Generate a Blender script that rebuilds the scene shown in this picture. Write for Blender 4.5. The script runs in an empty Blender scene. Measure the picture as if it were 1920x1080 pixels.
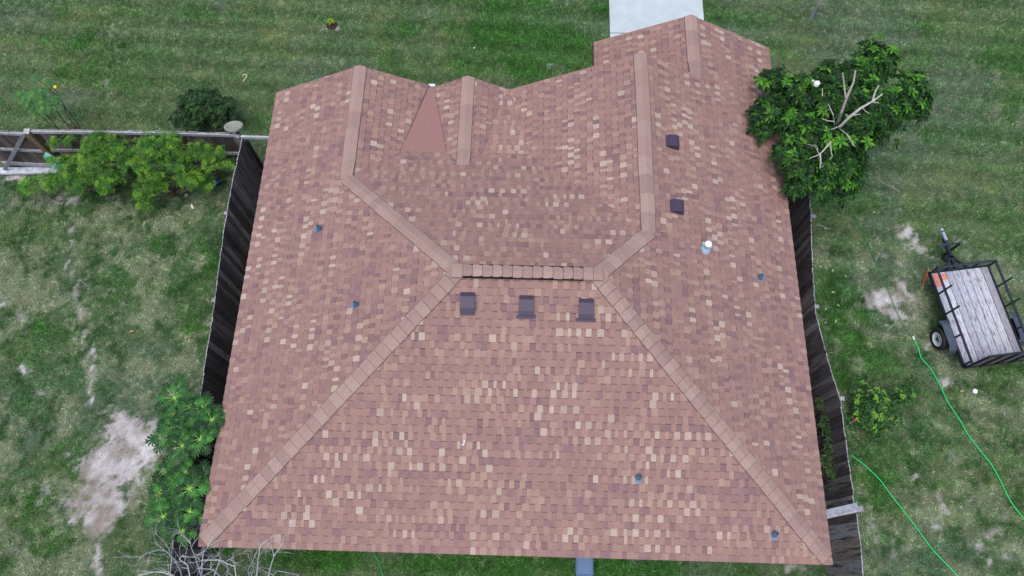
import bpy, math, random
import numpy as np
from mathutils import Vector, Matrix
random.seed(7); rng = np.random.default_rng(7)
SC = bpy.context.scene

# ---------------------------------------------------------------- camera, sky, sun, exposure
F = 1375.133
CAM = np.array([5.94804, -0.34431, 17.2031])
M = np.array([[0.99962297, -0.02467139, 0.01205184],
              [0.02736792, 0.93071126, -0.36472943],
              [-0.0022184, 0.36492175, 0.93103555]])
cd = bpy.data.cameras.new('camera'); cam = bpy.data.objects.new('camera', cd)
SC.collection.objects.link(cam); SC.camera = cam
mw = Matrix.Identity(4)
for i in range(3):
    for j in range(3): mw[i][j] = float(M[i, j])
    mw[i][3] = float(CAM[i])
cam.matrix_world = mw
cd.sensor_width = 36; cd.lens = F / 1920 * 36; cd.clip_end = 2000; cd.clip_start = .1

world = bpy.data.worlds.new('World'); SC.world = world; world.use_nodes = True
wn = world.node_tree; bg = wn.nodes['Background']
sky = wn.nodes.new('ShaderNodeTexSky'); sky.sky_type = 'NISHITA'; sky.sun_disc = False
SUN_EL, SUN_AZ = 76, 205           # degrees; azimuth from +Y clockwise
sky.sun_elevation = math.radians(SUN_EL); sky.sun_rotation = math.radians(SUN_AZ)
sky.air_density = 1.0; sky.dust_density = 4.0; sky.ozone_density = 1.0
wn.links.new(sky.outputs[0], bg.inputs[0]); bg.inputs[1].default_value = 0.12
sl = bpy.data.lights.new('sun', 'SUN'); sl.energy = 0.8; sl.angle = math.radians(50); sl.color = (1, .985, .97)
so = bpy.data.objects.new('sun', sl); SC.collection.objects.link(so)
az, el = math.radians(SUN_AZ), math.radians(SUN_EL)
sd = Vector((math.sin(az) * math.cos(el), math.cos(az) * math.cos(el), math.sin(el)))
so.rotation_euler = sd.to_track_quat('Z', 'Y').to_euler()
SC.view_settings.view_transform = 'Standard'; SC.view_settings.look = 'None'
SC.view_settings.exposure = 0.62; SC.view_settings.gamma = 1
SC.render.resolution_x = 1024; SC.render.resolution_y = 576

# ---------------------------------------------------------------- helpers
def at(px, py, z=0.0):
    d = M @ np.array([(px - 960) / F, -(py - 540) / F, -1]); t = (z - CAM[2]) / d[2]
    return CAM + d * t
def lin(c, k=1.0):
    c = np.asarray(c, float) / 255
    return tuple(k * np.where(c <= .04045, c / 12.92, ((c + .055) / 1.055) ** 2.4))
ROOT = {}
class MB:
    def __init__(s): s.v = []; s.f = []; s.c = []; s.m = []
    def face(s, pts, col=(1, 1, 1), m=0):
        n = len(s.v); s.v.extend([tuple(map(float, p)) for p in pts]); s.f.append(tuple(range(n, n + len(pts)))); s.c.append(col); s.m.append(m)
    def box(s, c, size, rz=0, col=(1, 1, 1), top=None, R=None, m=0, taper=1):
        x, y, z = [q / 2 for q in size]; P = []
        for k in (-1, 1):
            t = taper if k > 0 else 1
            for (i, j) in ((-1, -1), (1, -1), (1, 1), (-1, 1)): P.append(np.array([i * x * t, j * y * t, k * z]))
        if R is None:
            a, b = math.cos(rz), math.sin(rz); R = np.array([[a, -b, 0], [b, a, 0], [0, 0, 1]])
        P = [R @ p + np.asarray(c, float) for p in P]
        for q in ((0, 3, 2, 1), (0, 1, 5, 4), (1, 2, 6, 5), (2, 3, 7, 6), (3, 0, 4, 7)): s.face([P[i] for i in q], col, m)
        s.face([P[i] for i in (4, 5, 6, 7)], top or col, m)
    def beam(s, a, b, w, h, col=(1, 1, 1), up=(0, 0, 1), m=0):
        a = np.asarray(a, float); b = np.asarray(b, float); d = b - a; L = np.linalg.norm(d); d /= L
        x = np.cross(d, up)
        if np.linalg.norm(x) < 1e-4: x = np.cross(d, (1, 0, 0))
        x /= np.linalg.norm(x); z = np.cross(x, d)
        s.box((a + b) / 2, (w, L, h), R=np.stack([x, d, z], 1), col=col, m=m)
    def tube(s, pts, rad, n=8, col=(1, 1, 1), cap=True, m=0):
        pts = [np.asarray(p, float) for p in pts]; rings = []
        if not hasattr(rad, '__len__'): rad = [rad] * len(pts)
        up = None
        for i, p in enumerate(pts):
            d = pts[min(i + 1, len(pts) - 1)] - pts[max(i - 1, 0)]; d = d / (np.linalg.norm(d) + 1e-9)
            if up is None: up = np.array([0, 0, 1.]) if abs(d[2]) < .9 else np.array([1., 0, 0])
            x = np.cross(d, up); x /= np.linalg.norm(x) + 1e-9; up = np.cross(x, d)
            rings.append([p + rad[i] * (math.cos(2 * math.pi * k / n) * x + math.sin(2 * math.pi * k / n) * up) for k in range(n)])
        b = len(s.v)
        for r in rings: s.v.extend([tuple(map(float, q)) for q in r])
        for i in range(len(rings) - 1):
            for k in range(n):
                k2 = (k + 1) % n
                s.f.append((b + i * n + k, b + i * n + k2, b + (i + 1) * n + k2, b + (i + 1) * n + k)); s.c.append(col); s.m.append(m)
        if cap:
            s.f.append(tuple(b + k for k in range(n))[::-1]); s.c.append(col); s.m.append(m)
            s.f.append(tuple(b + (len(rings) - 1) * n + k for k in range(n))); s.c.append(col); s.m.append(m)
    def lathe(s, c, prof, n=20, R=None, col=(1, 1, 1), m=0):
        c = np.asarray(c, float); R = np.eye(3) if R is None else R; b = len(s.v)
        for (r, z) in prof:
            for k in range(n):
                p = c + R @ np.array([r * math.cos(2 * math.pi * k / n), r * math.sin(2 * math.pi * k / n), z]); s.v.append(tuple(map(float, p)))
        for i in range(len(prof) - 1):
            for k in range(n):
                k2 = (k + 1) % n
                s.f.append((b + i * n + k, b + i * n + k2, b + (i + 1) * n + k2, b + (i + 1) * n + k)); s.c.append(col); s.m.append(m)
    def leaf(s, base, d, L, W, nrm=(0, 0, 1), droop=.25, col=(1, 1, 1), fold=.15):
        base = np.asarray(base, float); d = np.asarray(d, float); d /= np.linalg.norm(d) + 1e-9
        x = np.cross(d, nrm); x /= np.linalg.norm(x) + 1e-9; n = np.cross(x, d); dz = np.array([0, 0, 1.])
        b = len(s.v); P = [base]
        for t, wf in ((.34, .84), (.68, 1.0)):
            m = base + d * L * t - dz * L * droop * t * t
            P += [m - x * W * wf / 2 + n * W * fold, m, m + x * W * wf / 2 + n * W * fold]
        P.append(base + d * L * .98 - dz * L * droop)
        s.v.extend([tuple(map(float, p)) for p in P])
        s.f += [(b, b + 2, b + 1), (b, b + 3, b + 2), (b + 1, b + 2, b + 5, b + 4), (b + 2, b + 3, b + 6, b + 5), (b + 4, b + 5, b + 7), (b + 5, b + 6, b + 7)]; s.c += [col] * 6; s.m += [0] * 6
    def build(s, name, mats, parent=None, smooth=False):
        me = bpy.data.meshes.new(name); v = np.array(s.v, float)
        if parent is not None and parent.name in ROOT: v = v - ROOT[parent.name]
        me.from_pydata(v.tolist(), [], s.f)
        if not isinstance(mats, (list, tuple)): mats = [mats]
        for q in mats: me.materials.append(q)
        me.polygons.foreach_set('material_index', s.m)
        a = me.attributes.new('Col', 'FLOAT_COLOR', 'FACE')
        c = np.ones((len(s.f), 4), np.float32); c[:, :3] = np.array(s.c, np.float32).reshape(-1, 3); a.data.foreach_set('color', c.ravel())
        if smooth: me.polygons.foreach_set('use_smooth', [True] * len(s.f))
        me.update()
        o = bpy.data.objects.new(name, me); SC.collection.objects.link(o)
        if parent is not None:
            o.parent = parent
            if parent.name in ROOT: ROOT[o.name] = ROOT[parent.name]
        return o
def tag(o, label=None, cat=None, group=None, kind=None):
    if label: o['label'] = label
    if cat: o['category'] = cat
    if group: o['group'] = group
    if kind: o['kind'] = kind
    return o
def thing(name, label, cat, loc=(0, 0, 0), rotz=0, group=None, world_coords=True):
    o = bpy.data.objects.new(name, None); SC.collection.objects.link(o); o.empty_display_size = .2
    o.location = loc; o.rotation_euler = (0, 0, rotz)
    if world_coords: ROOT[o.name] = np.asarray(loc, float)
    return tag(o, label, cat, group)

def mat(name, col=(1, 1, 1), rough=.8, attr=False, noise=0., nscale=20, metal=0., bump=0., stretch=None, dark=None, spec=.3, transl=0.):
    m = bpy.data.materials.new(name); m.use_nodes = True; nt = m.node_tree; b = nt.nodes['Principled BSDF']; L = nt.links
    b.inputs['Roughness'].default_value = rough; b.inputs['Metallic'].default_value = metal; b.inputs['Specular IOR Level'].default_value = spec
    out = None
    rgb = nt.nodes.new('ShaderNodeRGB'); rgb.outputs[0].default_value = (*col, 1); out = rgb.outputs[0]
    if attr:
        a = nt.nodes.new('ShaderNodeAttribute'); a.attribute_name = 'Col'
        x = nt.nodes.new('ShaderNodeMix'); x.data_type = 'RGBA'; x.blend_type = 'MULTIPLY'; x.inputs[0].default_value = 1
        L.new(out, x.inputs[6]); L.new(a.outputs['Color'], x.inputs[7]); out = x.outputs[2]
    if noise or bump:
        tc = nt.nodes.new('ShaderNodeTexCoord'); mp = nt.nodes.new('ShaderNodeMapping')
        if stretch: mp.inputs['Scale'].default_value = stretch
        L.new(tc.outputs['Object'], mp.inputs[0])
        n = nt.nodes.new('ShaderNodeTexNoise'); n.inputs['Scale'].default_value = nscale; n.inputs['Detail'].default_value = 6; n.inputs['Roughness'].default_value = .65
        L.new(mp.outputs[0], n.inputs[0])
        if noise:
            r = nt.nodes.new('ShaderNodeMapRange'); r.inputs[1].default_value = .3; r.inputs[2].default_value = .7
            r.inputs[3].default_value = 1 - noise; r.inputs[4].default_value = 1 + noise * .6; L.new(n.outputs[0], r.inputs[0])
            x = nt.nodes.new('ShaderNodeVectorMath'); x.operation = 'SCALE'; L.new(out, x.inputs[0]); L.new(r.outputs[0], x.inputs['Scale']); out = x.outputs[0]
        if dark:
            n2 = nt.nodes.new('ShaderNodeTexNoise'); n2.inputs['Scale'].default_value = dark[1]; n2.inputs['Detail'].default_value = 4; L.new(mp.outputs[0] if dark[2] else tc.outputs['Object'], n2.inputs[0])
            r = nt.nodes.new('ShaderNodeMapRange'); r.inputs[1].default_value = .52; r.inputs[2].default_value = .66; L.new(n2.outputs[0], r.inputs[0])
            x = nt.nodes.new('ShaderNodeMix'); x.data_type = 'RGBA'; L.new(r.outputs[0], x.inputs[0]); L.new(out, x.inputs[6]); x.inputs[7].default_value = (*dark[0], 1); out = x.outputs[2]
        if bump:
            bp = nt.nodes.new('ShaderNodeBump'); bp.inputs['Strength'].default_value = bump; bp.inputs['Distance'].default_value = .02
            L.new(n.outputs[0], bp.inputs['Height']); L.new(bp.outputs[0], b.inputs['Normal'])
    L.new(out, b.inputs['Base Color'])
    if transl:
        t = nt.nodes.new('ShaderNodeBsdfTranslucent'); L.new(out, t.inputs[0]); mx = nt.nodes.new('ShaderNodeMixShader'); mx.inputs[0].default_value = transl
        L.new(b.outputs[0], mx.inputs[1]); L.new(t.outputs[0], mx.inputs[2]); L.new(mx.outputs[0], nt.nodes['Material Output'].inputs[0])
    return m

M_SH = mat('shingle_granules', rough=.95, attr=True, noise=.22, nscale=45, bump=.3, spec=.15)
M_FASCIA = mat('fascia_paint', lin((96, 72, 66)), rough=.6, noise=.1, nscale=8)
M_SOFFIT = mat('soffit', lin((190, 180, 170), .8), rough=.8)
M_BRICK = mat('wall_brick', lin((150, 110, 95), .8), rough=.9, noise=.3, nscale=6)
M_VENT = mat('vent_enamel', lin((80, 70, 92), .8), rough=.45, noise=.12, nscale=30)
M_BLACK = mat('black_gap', (.012, .012, .014), rough=.9)
M_LEAD = mat('lead_flashing', lin((112, 142, 168), .9), rough=.5, noise=.3, nscale=40, attr=True)
M_WHITE = mat('white_plastic', (.82, .86, .88), rough=.4, attr=True)
M_WOOD = mat('weathered_wood', rough=.9, attr=True, noise=.45, nscale=5, stretch=(9, 9, .8), bump=.4, dark=(lin((70, 66, 70)), 1.6, True))
M_PLANK = mat('weathered_beam', rough=.9, attr=True, noise=.4, nscale=9, bump=.4)
M_GRASS = mat('grass_blade', rough=.7, attr=True, spec=.25, transl=.12)
M_LEAF = mat('leaf', rough=.55, attr=True, spec=.35, transl=.15)
M_GLOSS = mat('glossy_leaf', rough=.5, attr=True, spec=.22, transl=.15)
M_BARK = mat('bark', rough=.9, attr=True, noise=.3, nscale=30)
M_IRON = mat('black_painted_steel', lin((38, 44, 54)), rough=.45, noise=.3, nscale=20, attr=True)
M_DECK = mat('deck_boards', rough=.9, attr=True, noise=.4, nscale=7, stretch=(9, 1.6, 9), bump=.3, dark=(lin((132, 128, 136)), 3.2, True))
M_RUB = mat('tyre_rubber', (.02, .02, .022), rough=.85)
M_HOSE = mat('hose_vinyl', rough=.4, attr=True)
M_PLAS = mat('coloured_plastic', rough=.45, attr=True, noise=.08, nscale=10)
M_CONC = mat('concrete', lin((206, 218, 224), .82), rough=.9, noise=.12, nscale=2.2, bump=.15, attr=True)
M_CONC2 = mat('rough_concrete', rough=.95, noise=.25, nscale=18, attr=True, bump=.3)

# ---------------------------------------------------------------- numpy value noise
def vnoise(x, y, seed):
    xi = np.floor(x).astype(np.int64); yi = np.floor(y).astype(np.int64); fx = x - xi; fy = y - yi
    fx = fx * fx * (3 - 2 * fx); fy = fy * fy * (3 - 2 * fy)
    def h(a, b):
        n = (a * 374761393 + b * 668265263 + seed * 1442695041) & 0xffffffff
        n = ((n ^ (n >> 13)) * 1274126177) & 0xffffffff
        return ((n ^ (n >> 16)) & 0xffff) / 65535.0
    return (h(xi, yi) * (1 - fx) + h(xi + 1, yi) * fx) * (1 - fy) + (h(xi, yi + 1) * (1 - fx) + h(xi + 1, yi + 1) * fx) * fy
def fbm(x, y, s, seed, o=4):
    t = 0; a = 1; n = 0
    ca, sa = math.cos(.7), math.sin(.7)
    for k in range(o):
        t = t + a * vnoise(x * s + 17.3 * k, y * s - 9.1 * k, seed + k); n += a; a *= .55; s *= 2.07; x, y = x * ca - y * sa, x * sa + y * ca
    return t / n

# ---------------------------------------------------------------- ground and grass
PATH = [(130, 430), (132, 460), (135, 495), (142, 525), (148, 550), (152, 585), (160, 620), (165, 655), (168, 690), (171, 725), (173, 760)]
def blobs(lst, x, y):
    m = np.zeros_like(x)
    for (px, py, rx, ry, a) in lst:
        c = at(px, py); k = CAM[2] / F * 1.05
        q = ((x - c[0]) / (rx * k)) ** 2 + ((y - c[1]) / (ry * k)) ** 2
        m = np.maximum(m, a * np.exp(-q * .9))
    return m
DIRT = [(250, 815, 62, 32, 1.25), (285, 835, 26, 34, 1.1), (245, 790, 40, 18, 1.1), (205, 880, 55, 50, 1.3), (190, 950, 45, 36, 1.2), (215, 850, 48, 42, 1.15), (205, 900, 62, 36, 1.15), (190, 935, 55, 30, 1.1), (198, 968, 30, 30, 1.), (185, 1005, 17, 28, .95), (181, 1045, 10, 30, .85), (180, 1078, 9, 25, .8),
    (262, 870, 42, 34, 1.0), (290, 800, 26, 18, .9), (115, 375, 42, 16, .9), (105, 395, 20, 20, .6), (30, 335, 50, 10, .8), (135, 500, 8, 30, .6), (148, 540, 9, 22, .6), (164, 655, 6, 34, .62), (169, 720, 8, 28, .75), (150, 600, 5, 40, .4), (128, 440, 6, 30, .45), (60, 690, 16, 8, .5), (35, 700, 20, 14, .55), (95, 510, 12, 8, .5), (10, 560, 16, 10, .6), (45, 585, 22, 12, .5), (75, 740, 22, 10, .45), (125, 850, 22, 10, .6), (90, 920, 10, 26, .5), (75, 960, 12, 22, .45), (210, 375, 26, 14, .5), (215, 60, 40, 22, .42), (200, 165, 22, 40, .45), (265, 90, 12, 20, .4), (205, 630, 26, 12, .42), (215, 745, 24, 10, .42), (55, 1030, 26, 16, .45), (270, 650, 20, 10, .35), (5, 1000, 12, 14, .5), (230, 380, 30, 12, .5), (345, 25, 20, 9, .4), (275, 960, 18, 24, .4),
    (1665, 558, 38, 24, .95), (1640, 570, 26, 16, .9), (1672, 592, 30, 20, .85), (1690, 545, 22, 30, .85), (1665, 615, 10, 12, .7), (1712, 585, 20, 16, .5), (1700, 440, 22, 16, .8), (1722, 455, 26, 14, .75), (1740, 475, 18, 10, .7), (1650, 480, 14, 16, .5), (1645, 455, 14, 20, .4), (1675, 490, 16, 14, .6), (1790, 425, 30, 20, .5), (1805, 450, 18, 14, .55), (1725, 590, 16, 12, .55), (1715, 570, 12, 12, .5), (1776, 720, 12, 18, .85), (1735, 640, 18, 9, .6), (1786, 760, 10, 7, .6), (1760, 700, 12, 8, .45), (1880, 770, 12, 22, .6), (1885, 810, 14, 10, .5), (1720, 885, 8, 9, .6), (1762, 938, 10, 10, .85), (1764, 958, 9, 9, .8), (1818, 945, 13, 14, .6), (1760, 990, 16, 12, .5), (1865, 995, 26, 14, .6), (1822, 1025, 12, 14, .7), (1852, 1050, 9, 8, .85), (1890, 1040, 14, 26, .6), (1688, 1050, 14, 20, .45), (1640, 1000, 14, 26, .45), (1780, 870, 34, 40, .32), (1705, 1010, 26, 18, .35), (1686, 400, 14, 22, .4), (1640, 400, 16, 10, .4), (1495, 1062, 40, 20, .6), (1040, 122, 34, 12, .5), (622, 46, 22, 14, .9), (1770, 145, 16, 40, .3), (1860, 190, 12, 60, .3), (1890, 260, 9, 70, .35), (1880, 30, 14, 40, .25), (1445, 68, 20, 16, .35), (1525, 45, 20, 10, .4), (1600, 20, 20, 12, .3), (500, 1035, 60, 12, .55)]
DIRT += [(x_, y_, 6, 22, .78) for x_, y_ in PATH] + [(8, 575, 12, 9, .9), (78, 582, 8, 6, .8), (96, 508, 9, 7, .85), (50, 690, 10, 7, .8), (270, 420, 9, 6, .7), (205, 545, 12, 6, .6), (230, 580, 16, 9, .55), (262, 905, 12, 8, .7)]
LUSH = [(950, 60, 190, 90, 1), (1080, 90, 70, 60, .8), (800, 60, 80, 60, .6), (1370, 40, 70, 60, .5), (1560, 520, 60, 150, .8), (1620, 660, 120, 60, .75), (1700, 780, 90, 90, .7), (1850, 720, 60, 40, .6), (300, 420, 150, 90, .5), (380, 520, 60, 160, .55), (130, 850, 90, 40, .3), (260, 700, 80, 60, .4), (60, 460, 60, 40, .4), (620, 1055, 330, 30, .9), (1200, 1070, 300, 20, .9), (300, 940, 40, 60, .5), (100, 740, 60, 50, .45), (1900, 200, 80, 90, .55), (1700, 90, 70, 50, .35), (150, 980, 60, 60, .4), (1620, 900, 60, 90, .5), (310, 1050, 60, 40, .4), (1770, 600, 40, 60, .5)]
YEL = [(130, 40, 90, 50, .5), (180, 130, 90, 60, .5), (60, 90, 60, 40, .4), (150, 240, 60, 20, .6), (330, 440, 40, 40, .45), (370, 400, 60, 40, .5), (40, 650, 60, 60, .5), (140, 560, 90, 50, .45), (1600, 400, 80, 40, .45), (1780, 350, 100, 60, .35), (1790, 880, 80, 60, .65), (1830, 780, 60, 60, .45), (290, 620, 80, 80, .4), (60, 1000, 60, 60, .5), (200, 1000, 60, 60, .3), (1680, 1000, 90, 60, .35), (1600, 110, 60, 40, .3), (1760, 480, 80, 60, .35)]
C_DIRT = np.array(lin((200, 197, 200), 1.08)); C_DIRT2 = np.array(lin((150, 142, 134), .9))
KG = 1.44
C_LUSH = np.array(lin((58, 106, 42), KG)); C_MID = np.array(lin((84, 114, 71), KG)); C_COOL = np.array(lin((88, 114, 87), KG)); C_YEL = np.array(lin((122, 136, 82), KG)); C_STRAW = np.array(lin((150, 152, 128), KG))
C_PALE = np.array(lin((136, 148, 118), KG)); C_DK = np.array(lin((50, 86, 44), KG))
def field(x, y):
    wx = x + .3 * (fbm(x, y, 2.2, 91, 4) - .5) * 2; wy = y + .3 * (fbm(x, y, 2.2, 191, 4) - .5) * 2
    n1 = fbm(x, y, .45, 3); n2 = fbm(x, y, 1.0, 11, 5); n3 = fbm(x, y, 2.6, 23, 4); n4 = fbm(x, y, 6.5, 37, 4)
    back = np.clip(((x < -.9) & (y < 9.5)) * 1. + ((x > 12.7) & (y < 7.8)) * .8, 0, 1)
    d = blobs(DIRT, wx, wy)
    extra = np.clip((n2 - .55) * 6, 0, 1) * (.06 + .40 * back)
    dirt = d * 1.35 + extra * .75 + (n4 - .5) * 1.7 + (n3 - .5) * .9 + (fbm(x, y, 17, 47, 3) - .5) * 1.1 - .1
    dirt = np.clip((dirt - .47) * 2.5, 0, 1) * np.clip(d * 4 + extra * 1.3, 0, 1) * np.clip(np.maximum(d * 1.2 + .05, .42), 0, 1)
    lb = blobs(LUSH, wx, wy)
    lush = np.clip(lb * 1.1 + (n2 - .5) * 2.4 + (n1 - .5) * 1.2 - .05, 0, 1)
    yel = np.clip(blobs(YEL, wx, wy) + (n3 - .5) * 2.2 + (fbm(x, y, .8, 55) - .5) * 2 - .15 - lush * .35, 0, 1)
    cool = np.clip((fbm(x, y, .6, 77) - .42) * 4, 0, 1)
    cl = fbm(x + .15 * n3, y, 1.9, 501, 5); pale = np.clip((cl + .3 * (fbm(x, y, 8, 531, 3) - .5) - .48 + blobs(YEL, wx, wy) * .07 - lb * .12) * 6.5, 0, 1) * (.16 + .74 * back)
    dk = np.clip((fbm(x, y, 2.6, 601, 5) + .35 * (fbm(x, y, 9, 631, 3) - .5) - .5) * 7, 0, 1) * (.3 + .6 * back) * (1 - pale * .7)
    stripe = .5 + .5 * np.sin((y + .05 * x) * 5.2 + 2 * n1)
    lush = np.clip(lush + (1 - back) * (stripe - .5) * .42, 0, 1)
    return dirt, lush, yel, cool, n4, pale, dk
def gcol(x, y):
    dirt, lush, yel, cool, n4, pale, dk = field(x, y)
    def mx(a, b, t): return a * (1 - t[:, None]) + b * t[:, None]
    c = mx(np.broadcast_to(C_MID, (len(x), 3)), C_COOL, cool); c = mx(c, C_YEL, yel * .6); c = mx(c, C_LUSH, lush * .9)
    c = mx(c, C_PALE, pale); c = mx(c, C_DK, dk)
    st = np.clip((fbm(x, y, 9, 401, 3) - .5) * 3, 0, 1) * (1 - lush) * .5
    c = mx(c, C_STRAW, st)
    fr = ((y > 9.6) | (x > 13)).astype(float); c = c * (1 + fr * .13 * np.sin(y * 9.5 + .5 * x + 3 * fbm(x, y, .3, 71)))[:, None]
    return c, dirt, lush, n4

def axis(lo, hi, step, far):
    core = list(np.arange(lo, hi, step)); g = []; d = step; p = hi
    while p < far: g.append(p); d *= 1.35; p += d
    g.append(far); h = []; d = step; p = lo - step
    while p > -far: h.append(p); d *= 1.35; p -= d
    h.append(-far); return np.array(h[::-1] + core + g)
gx = axis(-13, 24, .06, 400); gy = axis(-7, 18.5, .06, 400)
X, Y = np.meshgrid(gx, gy); nx, ny = len(gx), len(gy); xf, yf = X.ravel(), Y.ravel()
c, dirt, lush, n4 = gcol(xf, yf)
c = c * .5; dc = C_DIRT2 + (C_DIRT - C_DIRT2) * np.clip((fbm(xf, yf, 3, 301) - .3) * 2.2, 0, 1)[:, None]
dc = dc * (1 - .35 * np.clip((fbm(xf, yf, 8, 321, 4) - .55) * 5, 0, 1))[:, None]
c = c * (1 - dirt[:, None]) + dc * dirt[:, None]
Z = (fbm(xf, yf, .5, 7) - .5) * .05 + (n4 - .5) * .012
me = bpy.data.meshes.new('ground'); me.vertices.add(nx * ny); me.vertices.foreach_set('co', np.stack([xf, yf, Z], 1).ravel().astype(np.float32))
i0 = (np.arange(ny - 1)[:, None] * nx + np.arange(nx - 1)[None]).ravel(); q = np.stack([i0, i0 + 1, i0 + nx + 1, i0 + nx], 1)
me.loops.add(q.size); me.loops.foreach_set('vertex_index', q.ravel().astype(np.int32)); me.polygons.add(len(q))
me.polygons.foreach_set('loop_start', np.arange(0, q.size, 4, dtype=np.int32)); me.update(calc_edges=True)
a = me.attributes.new('Col', 'FLOAT_COLOR', 'POINT'); cc = np.ones((len(xf), 4), np.float32); cc[:, :3] = c; a.data.foreach_set('color', cc.ravel())
me.materials.append(mat('soil', rough=.95, attr=True, noise=.32, nscale=34, bump=.9, spec=.1))
g = bpy.data.objects.new('ground', me); SC.collection.objects.link(g); tag(g, 'patchy lawn ground with bare pale soil', kind='structure')

S = 0.847; EZ = 2.6
def hp(x, y, z=0): return np.array([x * S, y * S, z * S + EZ])
W_, Hm, ay, a_, b_ = 14.02, 2.69, 5.656, 5.66, 5.37
def grass():
    N = 1290000
    x = rng.uniform(-12.5, 23, N); y = rng.uniform(-3.0, 18, N)
    keep = np.ones(N, bool)
    keep &= ~((x > .55) & (x < W_ * S - .55) & (y > .55) & (y < 10.0))          # under the house
    keep &= ~((x > 8.3) & (x < 11.2) & (y > 9.5))                                # driveway
    # drop what the photo and nearby views cannot see
    dx = x - CAM[0]; dy = y - CAM[1]
    cx = (np.stack([x, y, np.zeros(N)], 1) - CAM) @ M
    px = 960 + F * cx[:, 0] / -cx[:, 2]; py = 540 - F * cx[:, 1] / -cx[:, 2]
    keep &= (px > -260) & (px < 2180) & (py > -180) & (py < 1330)
    x, y = x[keep], y[keep]
    c, dirt, lush, n4 = gcol(x, y)
    keep = rng.random(len(x)) > dirt * 1.02
    x, y, c, lush, n4 = x[keep], y[keep], c[keep], lush[keep], n4[keep]; n = len(x)
    z0 = (fbm(x, y, .5, 7) - .5) * .05 + (n4 - .5) * .012
    h = rng.uniform(.022, .06, n) * (.75 + .6 * lush) ; ang = rng.uniform(0, 2 * np.pi, n); lean = rng.uniform(.3, 1.4, n) * h * 1.3
    w = rng.uniform(.005, .0105, n); a2 = ang + rng.uniform(-1, 1, n)
    P = np.empty((n, 3, 3), np.float32)
    P[:, 0] = np.stack([x - w * np.sin(a2), y + w * np.cos(a2), z0 - .004], 1)
    P[:, 1] = np.stack([x + w * np.sin(a2), y - w * np.cos(a2), z0 - .004], 1)
    P[:, 2] = np.stack([x + lean * np.cos(ang), y + lean * np.sin(ang), z0 + h], 1)
    hf = fbm(x, y, 13, 811, 3); hf2 = vnoise(x * 34, y * 34, 911); j = rng.uniform(.6, 1.5, n) * np.clip(1 + (hf - .5) * 2.0 + (hf2 - .5) * .7, .3, 1.75); c = c * j[:, None]
    st = rng.random(n) < (.11 * (1 - lush) + .015); c[st] = C_STRAW * rng.uniform(.45, .85, st.sum())[:, None]
    me = bpy.data.meshes.new('grass'); me.vertices.add(3 * n); me.vertices.foreach_set('co', P.ravel())
    me.loops.add(3 * n); me.loops.foreach_set('vertex_index', np.arange(3 * n, dtype=np.int32)); me.polygons.add(n)
    me.polygons.foreach_set('loop_start', np.arange(0, 3 * n, 3, dtype=np.int32)); me.update(calc_edges=True)
    a = me.attributes.new('Col', 'FLOAT_COLOR', 'FACE'); cc = np.ones((n, 4), np.float32); cc[:, :3] = c; a.data.foreach_set('color', cc.ravel())
    me.materials.append(M_GRASS); o = bpy.data.objects.new('grass', me); SC.collection.objects.link(o)
    tag(o, 'short mown green grass with dry straw patches', 'grass', kind='stuff')
grass()

# driveway
mb = MB(); x0, x1 = 8.36, 11.12
ys = [10.0, 12.0, 14.42, 17.2, 20.2, 23.2, 40]
for i in range(len(ys) - 1):
    ya, yb = ys[i] + .014, ys[i + 1] - .014
    mb.box(((x0 + x1) / 2 - .0, (ya + yb) / 2, 0.0), (x1 - x0, yb - ya, .09), col=(1, 1, 1) if i % 2 else (.97, .98, .98))
dr = mb.build('driveway', M_CONC); dr.rotation_euler = (0, 0, 0); tag(dr, 'pale concrete driveway slab beyond the garage roof', kind='structure')

# ---------------------------------------------------------------- the house
house = thing('house', 'house with large hipped and gabled roof of red brown and tan shingles', 'house', (5.9, 5, 0))
pl, prt, pf = Hm / a_, Hm / b_, .476
Yf = lambda z: ay + (Hm - z) / pf
c_, zc = 2.589, 2.589 * pl; e_, k_ = 4.09, 2.52; ze, zk = e_ * prt, k_ * prt
s_, zs = 5.461, .95; zf = .45; zb = .70; yb = Yf(zb)
y2, y3, y4, y5 = 12.11, 12.04, 14.0, 12.06
wl = (zc - zf) / (4.36 - c_); cl = (zs - zf) / (s_ - 4.50); cr = (zs - zf) / (6.46 - s_); rl = (ze - zf) / ((W_ - e_) - 6.62); gl = (zk - .10) / ((W_ - k_) - 8.96)
xl1 = c_ + (zc - zb) / wl; xc1 = s_ - (zs - zb) / cl; xc2 = s_ + (zs - zb) / cr; xr1 = (W_ - e_) - (ze - zb) / rl
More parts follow.
